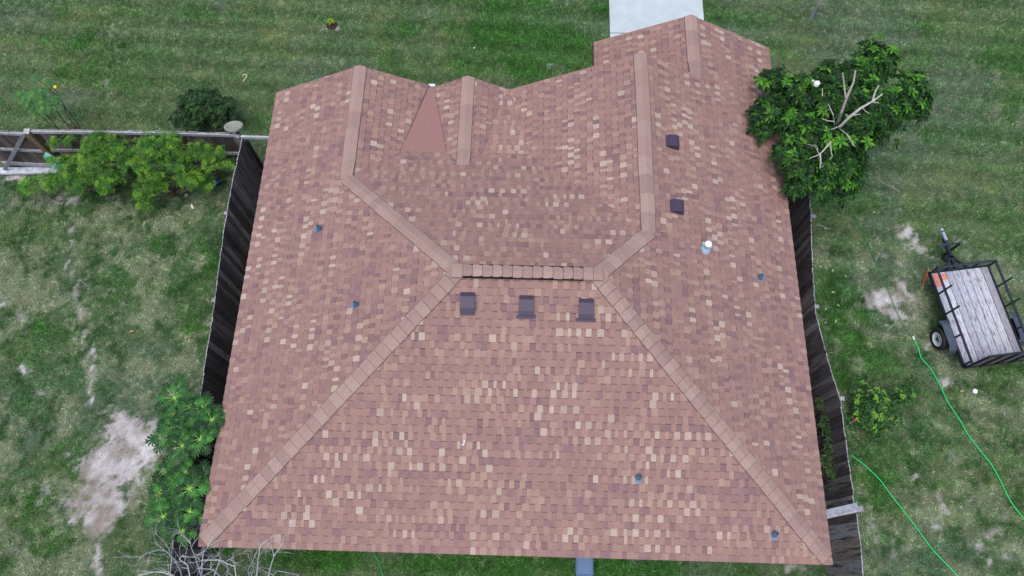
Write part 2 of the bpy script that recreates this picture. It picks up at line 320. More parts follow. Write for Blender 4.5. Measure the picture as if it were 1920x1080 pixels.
FAC = {
 'left': ([(0, 0, 0), (a_, ay, Hm), (c_, Yf(zc), zc), (c_, y2, zc), (0, y2, 0)], (-1, 0)),
 'rear': ([(0, 0, 0), (W_, 0, 0), (W_ - b_, ay, Hm), (a_, ay, Hm)], (0, -1)),
 'right': ([(W_, 0, 0), (W_, y4, 0), (W_ - k_, y4, zk), (W_ - k_, y3, zk), (W_ - e_, y3, ze), (W_ - e_, Yf(ze), ze), (W_ - b_, ay, Hm)], (1, 0)),
 'front': ([(a_, ay, Hm), (W_ - b_, ay, Hm), (W_ - e_, Yf(ze), ze), (xr1, yb, zb), (xc2, yb, zb), (s_, Yf(zs), zs), (xc1, yb, zb), (xl1, yb, zb), (c_, Yf(zc), zc)], (0, 1)),
 'wingl': ([(c_, Yf(zc), zc), (xl1, yb, zb), (4.36, y2, zf), (c_, y2, zc)], (1, 0)),
 'cenl': ([(s_, Yf(zs), zs), (s_, y5, zs), (4.50, y5, zf), (xc1, yb, zb)], (-1, 0)),
 'cenr': ([(s_, Yf(zs), zs), (xc2, yb, zb), (6.46, y5, zf), (s_, y5, zs)], (1, 0)),
 'lowr': ([(xc2, yb, zb), (xr1, yb, zb), (6.62, y3, zf), (6.46, y3, zf)], (0, 1)),
 'rightl': ([(W_ - e_, Yf(ze), ze), (W_ - e_, y3, ze), (6.62, y3, zf), (xr1, yb, zb)], (-1, 0)),
 'garl': ([(W_ - k_, y3 - .5, zk), (W_ - k_, y4, zk), (8.96, y4, .10), (8.96, y3 - .5, .10)], (-1, 0)),
}
def plane(P):
    P = np.array(P); A = np.c_[P[:, :2], np.ones(len(P))]; return np.linalg.lstsq(A, P[:, 2], rcond=None)[0]
FP = {}
for k, (P, d) in FAC.items():
    Q = np.array([hp(*p) for p in P]); FP[k] = (Q, plane(Q), np.array(d, float))
def inpoly(x, y, P):
    r = False; j = len(P) - 1
    for i in range(len(P)):
        if (P[i][1] > y) != (P[j][1] > y) and x < (P[j][0] - P[i][0]) * (y - P[i][1]) / (P[j][1] - P[i][1]) + P[i][0]: r = not r
        j = i
    return r
def zroof(x, y):
    z = None
    for k, (Q, pn, d) in FP.items():
        if inpoly(x, y, Q):
            v = pn[0] * x + pn[1] * y + pn[2]
            if z is None or v > z: z = v
    if z is None:
        return None
    return z
def clip(poly, u0, u1, v0, v1):
    for ax, val, sg in ((0, u0, 1), (0, u1, -1), (1, v0, 1), (1, v1, -1)):
        out = []
        for i in range(len(poly)):
            A, B = poly[i - 1], poly[i]; da, db = sg * (A[ax] - val), sg * (B[ax] - val)
            if da >= 0: 
                if not out or True: pass
            if (da >= 0) != (db >= 0):
                t = da / (da - db); out.append((A[0] + (B[0] - A[0]) * t, A[1] + (B[1] - A[1]) * t))
            if db >= 0: out.append(B)
        poly = out
        if len(poly) < 3: return []
    # drop duplicates
    r = []
    for p in poly:
        if not r or abs(p[0] - r[-1][0]) + abs(p[1] - r[-1][1]) > 1e-5: r.append(p)
    if len(r) > 2 and abs(r[0][0] - r[-1][0]) + abs(r[0][1] - r[-1][1]) < 1e-5: r.pop()
    if len(r) < 3: return []
    ar = sum(r[i - 1][0] * r[i][1] - r[i][0] * r[i - 1][1] for i in range(len(r)))
    return r if abs(ar) > 2e-5 else []
KS = .80
def sc(c): return np.array(lin(c, KS))
PAL = dict(base=[sc((173, 139, 132)), sc((168, 135, 129)), sc((177, 143, 135)), sc((166, 133, 127)), sc((171, 138, 132)), sc((175, 140, 131))],
           tan=[sc((183, 153, 141)), sc((187, 157, 143)), sc((180, 149, 137))], light=[sc((199, 177, 164)), sc((204, 184, 171)), sc((192, 170, 158))],
           purple=[sc((157, 126, 127)), sc((161, 131, 130)), sc((152, 122, 124))])
def pick(k): return random.choice(PAL[k]) * random.uniform(.965, 1.035)
EXPO = .1435
rm = MB()
def shingles(Q, pn, d):
    pn2 = np.linalg.norm(pn[:2]); g3 = np.array([pn[0] / pn2, pn[1] / pn2, pn2]); g3 /= np.linalg.norm(g3)   # upslope
    e3 = np.array([-pn[1] / pn2, pn[0] / pn2, 0]); nrm = np.cross(e3, g3); nrm *= np.sign(nrm[2])
    o = Q[0].copy(); o = o - g3 * ((o[2] - EZ) / g3[2])
    P = [((p - o) @ e3, (p - o) @ g3) for p in Q]
    um, uM = min(p[0] for p in P), max(p[0] for p in P); vm, vM = min(p[1] for p in P), max(p[1] for p in P)
    def put(poly, col, t0, t1, v0, v1, skirt=True, sh=0):
        pts = [o + e3 * u + g3 * v + nrm * (t1 + (t0 - t1) * (v1 - v) / (v1 - v0)) for u, v in poly]
        ar = sum(poly[i - 1][0] * poly[i][1] - poly[i][0] * poly[i - 1][1] for i in range(len(poly)))
        if (ar < 0) == (np.cross(e3, g3)[2] > 0): pts = pts[::-1]; poly = poly[::-1]
        rm.face(pts, col)
        if skirt:
            for i in range(len(pts)):
                A, B = poly[i - 1], poly[i]
                if abs(A[1] - B[1]) < 1e-6 and abs(A[1] - v1) < 1e-6: continue
                a0 = o + e3 * A[0] + g3 * A[1] + nrm * .0005; b0 = o + e3 * B[0] + g3 * B[1] + nrm * .0005
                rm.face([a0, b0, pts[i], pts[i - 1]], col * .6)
    nc = int(vm // EXPO); v = nc * EXPO
    while v < vM:
        u = um - random.uniform(0, 1.0); raised = random.random() < .5; run = 0; mode = 'base'; t = 0
        wob = random.uniform(-.003, .003)
        while u < uM:
            if run <= 0:
                run = random.randint(4, 9); r = random.random()
                mode = 'base' if r < .58 else 'light' if r < .73 else 'purple' if r < .88 else 'tan'
            w = random.choice((.06, .085, .10, .115, .12)) * random.uniform(.9, 1.1) if raised else random.uniform(.07, .13)
            v0, v1 = v + wob, v + EXPO + wob + .004
            pc = clip(P, u, u + w, v0, v1)
            if pc:
                r = random.random()
                if raised:
                    kind = {'base': 'tan' if r < .12 else 'purple' if r < .2 else 'light' if r < .235 else 'base', 'light': 'light' if r < .60 else 'tan', 'purple': 'purple' if r < .5 else 'base', 'tan': 'tan' if r < .65 else 'base'}[mode]
                else:
                    kind = 'purple' if (mode == 'purple' and r < .55) or r < .1 else 'tan' if r > .93 else 'base'
                col = pick(kind) * (1 if raised else .95)
                if raised: put(pc, col, .0125, .003, v0, v1)
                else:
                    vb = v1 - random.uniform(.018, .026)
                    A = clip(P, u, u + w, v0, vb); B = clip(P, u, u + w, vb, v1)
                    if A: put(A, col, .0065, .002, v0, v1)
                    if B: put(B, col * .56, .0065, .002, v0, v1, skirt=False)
            u += w; raised = not raised; run -= 1
        v += EXPO
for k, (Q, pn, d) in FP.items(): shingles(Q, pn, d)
# underlay deck, soffit side, rake and eave boards
for k, (Q, pn, d) in FP.items():
    ar = sum(Q[i - 1][0] * Q[i][1] - Q[i][0] * Q[i - 1][1] for i in range(len(Q)))
    P = Q if ar > 0 else Q[::-1]
    rm.face([p - [0, 0, .004] for p in P], tuple(sc((120, 90, 84))))
    rm.face([p - [0, 0, .12] for p in P[::-1]], (1, 1, 1), 1)
roll = [hp(xl1, yb, zb), hp(xc1, yb, zb), hp(4.50, y5, zf), hp(4.36, y2 - .05, zf)]
roof = rm.build('roof', [M_SH, M_SOFFIT], house)
mb = MB(); up = np.array([0, 0, .006])
def lerp(a, b, t): return a + (b - a) * t
for i in range(3):   # three sheets of roll roofing, each lapping the one below
    t0, t1 = (0, .36, .72)[i], (.37, .73, 1)[i]
    A, B = lerp(roll[0], roll[3], t0), lerp(roll[1], roll[2], t0); C, D = lerp(roll[1], roll[2], t1), lerp(roll[0], roll[3], t1)
    l0, l1 = np.array([0, 0, .003]), np.array([0, 0, .009])
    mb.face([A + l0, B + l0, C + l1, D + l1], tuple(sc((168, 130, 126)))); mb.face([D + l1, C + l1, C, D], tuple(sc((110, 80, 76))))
mb.face([p - [0, 0, .12] for p in roll[::-1]])
tag(mb.build('roll_roofing', M_SH, roof), 'smooth triangular valley panel between the gables')
mb = MB()
mb.box(hp(4.43, y2 + .03, zf - .06), (.15, .07, .07), col=(.8, .82, .86))
mb.build('gutter', M_WHITE, roof)
# fascia
mb = MB()
edges = [((0, 0, 0), (W_, 0, 0)), ((W_, 0, 0), (W_, y4, 0)), ((W_, y4, 0), (W_ - k_, y4, zk)), ((W_ - k_, y4, zk), (8.96, y4, .10)), ((8.96, y4, .10), (8.96, y3 - .5, .10)),
         ((W_ - k_, y3, zk), (W_ - e_, y3, ze)), ((W_ - e_, y3, ze), (6.62, y3, zf)), ((6.62, y3, zf), (6.46, y5, zf)), ((6.46, y5, zf), (s_, y5, zs)), ((s_, y5, zs), (4.5, y5, zf)),
         ((4.36, y2, zf), (c_, y2, zc)), ((c_, y2, zc), (0, y2, 0)), ((0, y2, 0), (0, 0, 0))]
for A, B in edges:
    A, B = hp(*A), hp(*B); d = (B - A) / np.linalg.norm(B - A); n = np.cross(d, (0, 0, 1)); n /= np.linalg.norm(n)
    ctr = np.array([5.9, 5.5, 0]); 
    if ((A + B) / 2 - ctr) @ n < 0: n = -n
    n = n * -.012
    mb.beam(A + n + [0, 0, -.085], B + n + [0, 0, -.085], .022, .15)
mb.build('fascia', M_FASCIA, house)
# walls
mb = MB(); iw = .5
fp = [(0, 0), (W_, 0), (W_, y4), (8.96, y4), (8.96, y3), (0, y2)]
def wall(p, q, zt):
    p = np.array([*p, 0.]); q = np.array([*q, 0.])
    mb.beam(p + [0, 0, zt / 2], q + [0, 0, zt / 2], .15, zt)
x0w, x1w, y0w = iw, W_ * S - iw, iw; yfw = 12.04 * S - iw; ygw = y4 * S - iw; xgw = 8.96 * S + iw
for p, q in (((x0w, y0w), (x1w, y0w)), ((x1w, y0w), (x1w, ygw)), ((x1w, ygw), (xgw, ygw)), ((xgw, ygw), (xgw, yfw)), ((xgw, yfw), (x0w, yfw)), ((x0w, yfw), (x0w, y0w))): wall(p, q, 2.5)
def gable(xa, xb, xm, y, za, zm):
    mb.face([(xa, y, za), (xb, y, za), (xm, y, zm)]); mb.face([(xa, y - .1, za), (xm, y - .1, zm), (xb, y - .1, za)])
gable(x0w, 4.3 * S, c_ * S, yfw, 2.5, EZ + zc * S - .14); gable(4.6 * S, 6.4 * S, s_ * S, yfw, 2.5, EZ + zs * S - .14)
gable(6.7 * S, x1w, (W_ - e_) * S, yfw, 2.5, EZ + ze * S - .14); gable(xgw, x1w, (W_ - k_) * S, ygw, 2.5, EZ + zk * S - .14)
mb.build('wall', M_BRICK, house)
mb = MB()
for i in range(4): mb.box((9.75, ygw + .09, .3 + i * .53), (2.5, .04, .51), col=(1, 1, 1))
mb.build('garage_door', M_WHITE, house)

# closed-cut valleys: the raised cut edge of the shingles along each valley
VE = tuple(sc((138, 108, 102)))
def valley(A, B, off):
    A, B = hp(*A), hp(*B); mb = MB(); n = 9
    for i in range(n):
        p, q = A + (B - A) * i / n, A + (B - A) * (i + 1) / n; o = np.array([off + random.uniform(-.006, .006), 0, .02]); mb.beam(p + o, q + o, .009, .012, col=VE)
    mb.build('valley_seam', M_SH, roof)
valley((xl1, yb, zb), (4.36, y2, zf), -.01); valley((xc1, yb, zb), (4.50, y5, zf), .01)
# hip and ridge caps
CAPC = [sc((178, 151, 143)), sc((182, 155, 147)), sc((174, 147, 141)), sc((186, 160, 151))]
def capline(P, Q, w=.142, expo=.21, lift=.012, n0=0.0):
    mb = MB(); P = np.asarray(P, float); Q = np.asarray(Q, float); L = np.linalg.norm(Q - P); d = (Q - P) / L
    lat = np.cross(d, (0, 0, 1)); lat /= np.linalg.norm(lat)
    n = max(1, int(round(L / expo))); ex = L / n
    prev = [None, None]
    def side(pt, sg):
        for ww in (w, w * .9, w * .7, w * .4):
            q = pt + lat * sg * ww; z = zroof(q[0], q[1])
            if z is not None and pt[2] - .3 < z < pt[2] + .05: return np.array([q[0], q[1], pt[2] + (z - pt[2]) * (w / ww)]) * [1, 1, 1] + (lat * sg * (w - ww)) * [1, 1, 0]
        s = -.47 if True else 0
        q = pt + lat * sg * w; return np.array([q[0], q[1], pt[2] - .47 * w])
    for i in range(n):     # from the low end P up to Q: every cap laps the one below it
        p0 = P + d * (i * ex); p1 = P + d * ((i + 1) * ex + .02); j = random.uniform(-.006, .006)
        col = random.choice(CAPC) * random.uniform(.96, 1.03); a, b = lift + .018, lift + .004
        l0, r0, l1, r1 = side(p0, -1) + lat * j, side(p0, 1) + lat * j, side(p1, -1) + lat * j, side(p1, 1) + lat * j
        U0, U1 = np.array([0, 0, a]), np.array([0, 0, b])
        c0, c1 = p0 + U0, p1 + U1; l0 += U0; r0 += U0; l1 += U1; r1 += U1
        mb.face([l0, c0, c1, l1], col); mb.face([c0, r0, r1, c1], col)
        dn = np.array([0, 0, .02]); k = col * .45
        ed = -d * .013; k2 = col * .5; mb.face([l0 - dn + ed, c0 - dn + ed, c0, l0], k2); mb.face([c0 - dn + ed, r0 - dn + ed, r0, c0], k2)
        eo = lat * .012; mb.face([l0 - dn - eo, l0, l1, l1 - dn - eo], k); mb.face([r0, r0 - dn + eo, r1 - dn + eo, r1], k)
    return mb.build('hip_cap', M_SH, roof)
R1, R2 = hp(a_, ay, Hm), hp(W_ - b_, ay, Hm); L1 = hp(c_, Yf(zc), zc); Q1 = hp(W_ - e_, Yf(ze), ze)
o1 = hp(.12, .12, .12 * pl); o2 = hp(W_ - .12, .12, .12 * pl)
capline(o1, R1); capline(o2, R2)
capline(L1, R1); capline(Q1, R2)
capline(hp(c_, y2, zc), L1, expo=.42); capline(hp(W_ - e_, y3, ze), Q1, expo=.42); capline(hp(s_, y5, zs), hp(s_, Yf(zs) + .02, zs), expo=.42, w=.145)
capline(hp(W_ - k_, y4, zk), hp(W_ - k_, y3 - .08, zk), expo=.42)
# end caps of the ridge and the ridge vent
def seg(t0, t1, n, lift, w, name, gap=0.0, dy=0.0):
    mb = MB(); P, Q = R1, R2; L = np.linalg.norm(Q - P)
    for i in range(n):
        a = lerp(P, Q, t0 + (t1 - t0) * i / n) + [gap / 2, 0, 0]; b = lerp(P, Q, t0 + (t1 - t0) * (i + 1) / n) - [gap / 2, 0, 0]
        col = random.choice(CAPC) * random.uniform(.93, 1.05); j = random.uniform(-.004, .004) + dy * i / max(1, n)
        for sg in (-1, 1):
            A, B = a + [0, j, lift + .014], b + [0, j, lift + .004]
            A2, B2 = A + [0, sg * w, -w * .22], B + [0, sg * w, -w * .22]
            mb.face([A, B, B2, A2] if sg < 0 else [A, A2, B2, B], col)
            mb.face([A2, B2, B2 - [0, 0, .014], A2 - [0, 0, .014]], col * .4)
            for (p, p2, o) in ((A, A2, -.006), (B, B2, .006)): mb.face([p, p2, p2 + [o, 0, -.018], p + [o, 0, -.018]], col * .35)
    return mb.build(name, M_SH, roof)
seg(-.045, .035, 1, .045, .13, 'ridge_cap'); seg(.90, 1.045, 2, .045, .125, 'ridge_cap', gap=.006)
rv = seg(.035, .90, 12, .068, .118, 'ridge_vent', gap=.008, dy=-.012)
mb = MB(); A, B = lerp(R1, R2, .035), lerp(R1, R2, .90)
for sg in (-1, 1): mb.beam(A + [0, sg * .083, .008], B + [0, sg * .083, .008], .08, .085)
mb.build('vent_louvre', M_BLACK, rv)

# things through the roof: position from the plane of the slope they stand on
def roof_at(px, py, key):
    pn = FP[key][1]; d = M @ np.array([(px - 960) / F, -(py - 540) / F, -1])
    t = (pn[0] * CAM[0] + pn[1] * CAM[1] + pn[2] - CAM[2]) / (d[2] - pn[0] * d[0] - pn[1] * d[1]); p = CAM + d * t
    return p
def frame(key):
    pn = FP[key][1]; p2 = np.linalg.norm(pn[:2]); g3 = np.array([pn[0] / p2, pn[1] / p2, p2]); g3 /= np.linalg.norm(g3)
    x = np.cross(g3, (0, 0, 1)); x /= np.linalg.norm(x); n = np.cross(x, g3)
    return np.stack([x, g3, n], 1)        # columns: across, up the slope, normal
for px, py, key, lab in ((877, 566, 'rear', 'left'), (987, 572, 'rear', 'm'), (1099, 578, 'rear', 'r'), (1257, 268, 'right', 'u'), (1265, 389, 'right', 'l')):
    mb = MB(); R = frame(key); o = roof_at(px, py, key); w, L, h = .135, .18, .10
    if key == 'right': w, L, h = .135, .13, .13
    P = lambda x, y, z: o + R @ np.array([x, y, z])
    mb.box(P(0, -.02, .016), (2 * w - .02, 2 * L + .02, .006), R=R)          # flange
    # hood: low at the upslope end, high and open at the downslope end
    pr = [(-L, h * .35), (-L, h), (-L * .55, h * 1.08), (L * .6, h * .75), (L, h * .15)]
    for i in range(1, len(pr) - 1):
        (ya, za), (yb2, zb2) = pr[i], pr[i + 1]
        mb.face([P(-w, ya, za), P(w, ya, za), P(w, yb2, zb2), P(-w, yb2, zb2)])
    for sx in (-w, w):
        pts = [P(sx, y, z) for y, z in pr] + [P(sx, L, .018), P(sx, -L, .018)]
        mb.face(pts if sx > 0 else pts[::-1])
    mb.face([P(-w, -L, h * .35), P(w, -L, h * .35), P(w, -L, h), P(-w, -L, h)])
    mb.face([P(-w * .95, -L + .004, .02), P(w * .95, -L + .004, .02), P(w * .95, -L + .004, h * .35), P(-w * .95, -L + .004, h * .35)], m=1)
    mb.box(P(0, -L - .03, .028), (2 * w + (.09 if key == 'rear' and lab != 'left' else -.01), .07, .012), R=R)
    mb.build('roof_vent', [M_VENT, M_BLACK], roof)
for px, py, key, big in ((599, 430, 'left', 0), (668, 572, 'left', 0), (1197, 894, 'rear', 0), (1452, 1001, 'rear', 0), (1424, 521, 'right', 0), (1322, 468, 'right', 1)):
    mb = MB(); R = frame(key); o = roof_at(px, py, key)
    P = lambda x, y, z: o + R @ np.array([x, y, z])
    mb.box(P(0, -.03, .016), (.11, .17, .005), R=R, col=(1, 1.02, 1.05))
    r = .032 if not big else .045
    hgt = .17 if not big else .24
    mb.lathe(o, [(r * 2.1, .0), (r * 1.7, .05), (r * 1.25, .09), (r * 1.15, hgt - .01), (r, hgt), (r * .72, hgt), (r * .7, hgt - .1), (0, hgt - .1)], 18, col=(.7, .75, .82))
    p = mb.build('vent_pipe', M_LEAD, roof, smooth=False)
    if big:
        mb = MB(); mb.lathe(o + [0, 0, hgt], [(.045, -.05), (.045, .0), (.07, .01), (.072, .04), (.05, .06), (0, .065)], 24); mb.build('rain_cap', M_WHITE, p.parent)
        mb = MB(); mb.lathe(o, [(.11, 0.0), (.085, .08), (.06, .12), (.055, hgt)], 20); mb.box(P(.10, -.04, .03), (.09, .24, .006), R=R); mb.build('flashing', mat('pale_flashing', lin((170, 205, 222)), rough=.4, noise=.1), p.parent)
        p['label'] = 'taller flue pipe under a white cap'
mb = MB(); o = roof_at(868, 830, 'rear'); R = frame('rear')
for i in range(5):
    q = o + R @ np.array([random.uniform(-.03, .03), random.uniform(-.03, .03), .02]); mb.leaf(q, R @ np.array([random.uniform(-1, 1), random.uniform(-1, 1), .3]), .05, .02)
tag(mb.build('paper_scrap', M_WHITE), 'tiny crumpled white scrap lying low on the rear roof slope', 'litter')

# ---------------------------------------------------------------- fences
def polyline(pts, step):
    out = []
    for i in range(len(pts) - 1):
        a, b = np.array(pts[i][:2]), np.array(pts[i + 1][:2]); L = np.linalg.norm(b - a); n = max(1, int(round(L / step)))
        for k in range(n): out.append((a + (b - a) * k / n, a + (b - a) * (k + 1) / n))
    return out
def pickets(mb, pts, H, cols, top, side=0, w=.14):
    for a, b in polyline(pts, w):
        d = b - a; L = np.linalg.norm(d); rz = math.atan2(d[1], d[0]); n = np.array([-d[1], d[0]]) / L; c = (a + b) / 2 + n * side + n * random.uniform(-.006, .006)
        h = H + random.uniform(-.022, .012); col = np.array(random.choice(cols)) * random.uniform(.7, 1.25); t = np.array(top) * random.uniform(.6, 1.1)
        mb.box((c[0], c[1], h / 2 + .02), (L - random.uniform(.003, .012), .018, h - .02), rz=rz + random.uniform(-.02, .02), col=col, top=tuple(t))
DK = [lin((124, 121, 128)), lin((98, 95, 102)), lin((148, 145, 152)), lin((112, 109, 116)), lin((90, 87, 94))]
BR = [lin((118, 100, 94)), lin((104, 88, 84)), lin((130, 118, 114)), lin((94, 80, 78))]
PALE = lin((176, 178, 184))
def fence(label, pts, H, cols, post_at, rails, side, railcol=lin((140, 140, 146)), railoff=.04, postoff=.09, capw=0, brown=False, group=None):
    p0 = pts[0]; f = thing('wooden_fence', label, 'fence', (float(p0[0]), float(p0[1]), 0))
    mb = MB(); pickets(mb, pts, H, cols, PALE, side); mb.build('pickets', M_WOOD, f)
    for z in rails:
        mb = MB()
        for i in range(len(pts) - 1):
            a, b = np.array([*pts[i][:2], z]), np.array([*pts[i + 1][:2], z]); d = b - a; n = np.array([-d[1], d[0], 0]) / np.linalg.norm(d)
            mb.beam(a + n * railoff, b + n * railoff, .04, .09, col=np.array(railcol) * random.uniform(.85, 1.1))
        mb.build('rail', M_PLANK, f)
    for (x, y, h) in post_at:
        mb = MB(); mb.box((x, y, h / 2), (.09, .09, h), rz=random.uniform(-.1, .1), col=lin((120, 116, 118)), top=lin((158, 158, 164))); mb.build('post', M_PLANK, f)
    return f
def W(l, z): return [tuple(at(px, py, z)[:2]) for px, py in l]
LF = W([(454, 258), (432, 360), (417, 450), (402, 570), (375, 745), (340, 920), (325, 1000), (318, 1085)], 1.83); LF.append((-.75, -2.2))
fence('long dark plank fence running beside the left eave of the house', LF, 1.83, DK, [(*at(424, 400, 1.7)[:2], 1.72), (*at(401, 563, 1.7)[:2], 1.72), (*at(362, 760, 1.7)[:2], 1.7), (*at(318, 960, 1.7)[:2], 1.7), (*at(447, 258, 1.8)[:2], 1.86)], [.35, 1.1, 1.62], 0.0, railoff=-.035)
RF = W([(1512, 320), (1517, 355), (1520, 400), (1523, 500), (1530, 590), (1553, 680), (1576, 750), (1589, 850), (1603, 955)], 1.83)
fence('bowed dark plank fence running beside the right eave of the house', RF, 1.83, DK, [(*at(1526, 405, 1.7)[:2], 1.7), (*at(1533, 574, 1.75)[:2], 1.72), (*at(1580, 747, 1.75)[:2], 1.74), (*at(1598, 905, 1.7)[:2], 1.6)], [.35, 1.1, 1.66], 0.0, railoff=.035)
RG = W([(1606, 962), (1612, 1010), (1620, 1090)], 1.83); RG.append((12.72, -2.2))
fence('short dark plank fence section at the lower right corner of the roof', RG, 1.83, [lin((136, 124, 122)), lin((118, 108, 108)), lin((146, 144, 154))], [], [.35, 1.1], 0.0, railoff=.035)
b = thing('gate_header', 'pale weathered timber beam joining the right fence to the roof eave', 'beam', tuple(at(1585, 960, 1.9)))
p, q = at(1535, 966, 1.9), at(1608, 949, 1.9); mb = MB(); mb.beam(p, q, .14, .045, col=lin((150, 156, 168))); mb.beam(p + [0, -.085, -.03], q + [0.03, -.085, -.03], .03, .09, col=lin((170, 166, 178))); mb.build('plank', M_PLANK, b)
mb = MB(); mb.box((*at(1613, 954, 1.85)[:2], .93), (.11, .11, 1.86), rz=.1, col=lin((140, 144, 152))); mb.build('post', M_PLANK, b)
BF = W([(55, 243), (165, 244), (300, 246), (445, 250)], 1.83)
fence('brown board fence with pale top rail behind the bright green bushes', BF, 1.83, BR, [(*at(172, 250, 1.8)[:2], 1.82), (*at(310, 252, 1.8)[:2], 1.80), (*at(440, 254, 1.8)[:2], 1.82)], [.25, .95, 1.78], 0.0, railcol=lin((168, 168, 176)), railoff=-.035)
# the gate
gt = thing('wooden_gate', 'wide board gate with diagonal brace at the far left of the fence', 'gate', (-6.5, 9.5, 0))
GP = W([(-70, 241), (44, 247)], 1.78); mb = MB(); pickets(mb, GP, 1.76, [lin((112, 100, 92)), lin((96, 84, 78)), lin((124, 114, 108))], PALE, .0, w=.13); mb.build('boards', M_WOOD, gt)
for z, hh in ((1.72, .09), (.95, .09), (.22, .14)):
    mb = MB(); a, c2 = np.array([*GP[0], z]), np.array([*GP[1], z]); mb.beam(a + [0, -.04, 0], c2 + [0, -.04, 0], .04, hh, col=lin((164, 164, 172))); mb.build('rail', M_PLANK, gt)
mb = MB(); mb.beam(at(44, 252, 1.7) + [0, -.02, 0], at(9, 318, .12) + [0, -.0, .0], .09, .035, col=lin((138, 138, 146)), up=(0, 1, 0)); mb.build('brace', M_PLANK, gt)
gp_ = thing('gate_post', 'thick brown post with pale top between the board gate and the fence', 'post', (*at(50, 243, 1.85)[:2], 0))
o = at(50, 244, 1.86); mb = MB(); mb.box((o[0], o[1] - .03, .93), (.15, .15, 1.86), col=lin((128, 106, 84)), top=lin((178, 178, 184))); mb.build('shaft', M_PLANK, gp_)
bd = thing('landscape_board', 'pale weathered board lying on the soil along the foot of the gate', 'board', tuple(at(90, 322, 0)))
mb = MB(); mb.beam(at(-60, 322, .06), at(190, 318, .06), .19, .06, col=lin((196, 202, 214))); mb.build('board', M_PLANK, bd)
mb = MB(); mb.beam(at(20, 305, .05), at(180, 303, .05), .1, .05, col=lin((160, 152, 158)))
tag(mb.build('landscape_board', M_PLANK), 'narrower pinkish grey board behind the pale board at the gate foot', 'board')
rb = thing('fence_rail', 'narrow pale rail from the fence corner to the left eave of the house', 'rail', tuple(at(480, 258, 1.8)))
mb = MB(); mb.beam(at(452, 257, 1.83), at(520, 259, 1.83), .05, .09, col=lin((180, 184, 194))); mb.build('bar', M_PLANK, rb)
o = at(456, 262, 1.8); mb = MB(); mb.box((o[0] + .06, o[1], .88), (.07, .07, 1.76), col=lin((40, 36, 38))); mb.build('post', M_PLANK, rb)
# the disc on the corner post
ds = thing('satellite_dish', 'round grey weathered dish standing on the left fence corner', 'dish', tuple(at(440, 240, 1.6)))
o = at(438, 237, 1.98); t = math.radians(-24); R = np.array([[1, 0, 0], [0, math.cos(t), -math.sin(t)], [0, math.sin(t), math.cos(t)]])
mb = MB(); mb.lathe(o, [(0, .0), (.06, .0), (.14, .012), (.20, .03), (.225, .02), (.22, -.03), (.15, -.07), (0, -.09)], 32, R=R, col=lin((150, 150, 142))); mb.build('disc', M_CONC2, ds, smooth=False)
mb = MB(); mb.beam(o + [0, 0, -.07], [o[0] - .0, o[1] - .03, 0.0], .06, .06, col=lin((90, 90, 92))); mb.beam(at(436, 251, 1.8), at(440, 243, 1.9), .13, .02, col=lin((186, 188, 198))); mb.build('bracket', M_PLANK, ds)

# ---------------------------------------------------------------- plants
def rdir(zmin=-1.0):
    while True:
        v = np.array([random.gauss(0, 1), random.gauss(0, 1), random.gauss(0, 1)]); v /= np.linalg.norm(v)
        if v[2] > zmin: return v
def whorl(mb, c, ax, n, L, Wd, cols, up=.45, droop=.3, fold=.15):
    ax = ax / np.linalg.norm(ax); x = np.cross(ax, (0.3, .9, .1)); x /= np.linalg.norm(x); y = np.cross(ax, x); ph = random.uniform(0, 6.28)
    for i in range(n):
        a = ph + 2.4 * i; t = up + .5 * (i / n) * random.uniform(.5, 1.2); d = (math.cos(a) * x + math.sin(a) * y) * math.cos(t) + ax * math.sin(t)
        s = random.uniform(.7, 1.15) * (1 - .35 * i / n)
        mb.leaf(c + d * .01, d, L * s, Wd * s, nrm=ax, droop=droop * random.uniform(.5, 1.4), col=np.array(random.choice(cols)) * random.uniform(.75, 1.25), fold=fold)
def limb(mb, a, b, r0, r1, n=5, jit=.06, col=lin((120, 112, 104)), sides=7):
    a = np.asarray(a, float); b = np.asarray(b, float); L = np.linalg.norm(b - a); P = [a + (b - a) * i / n + (rdir() * jit * L * (0 < i < n)) for i in range(n + 1)]
    mb.tube(P, [r0 + (r1 - r0) * i / n for i in range(n + 1)], sides, col=col); return P

# magnolia
tr = thing('magnolia_tree', 'large glossy dark green tree with bare pale limbs overhanging the right roof edge', 'tree', (12.98, 8.95, 0))
TB = np.array([12.98, 8.95, 0]); mbt = MB(); mbl = MB()
fork = at(1568, 240, 2.6); limb(mbt, TB, fork, .13, .10, col=lin((110, 100, 92)), sides=10)
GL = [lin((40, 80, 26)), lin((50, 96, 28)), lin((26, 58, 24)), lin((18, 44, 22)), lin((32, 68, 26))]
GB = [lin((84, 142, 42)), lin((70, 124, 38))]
lobes = [(1650, 112, 46, 3.3), (1612, 136, 40, 3.5), (1562, 140, 36, 3.5), (1706, 160, 34, 3.2), (1718, 190, 34, 3.0), (1665, 205, 48, 3.3), (1688, 182, 28, 3.3), (1620, 190, 55, 3.5), (1560, 190, 52, 3.6), (1505, 175, 50, 3.5), (1455, 152, 30, 3.4), (1448, 205, 34, 3.4), (1436, 235, 28, 3.2), (1500, 225, 48, 3.3), (1535, 255, 55, 3.4), (1600, 240, 56, 3.4), (1645, 240, 42, 3.1), (1480, 285, 34, 3.3), (1505, 305, 45, 3.3), (1560, 300, 52, 3.2), (1595, 300, 38, 3.0), (1500, 345, 28, 3.1), (1570, 335, 42, 2.9), (1540, 335, 36, 3.1), (1634, 90, 22, 3.2), (1425, 215, 20, 3.3), (1440, 150, 24, 3.4), (1722, 205, 22, 2.9), (1600, 345, 20, 2.7)]
lobes2 = []
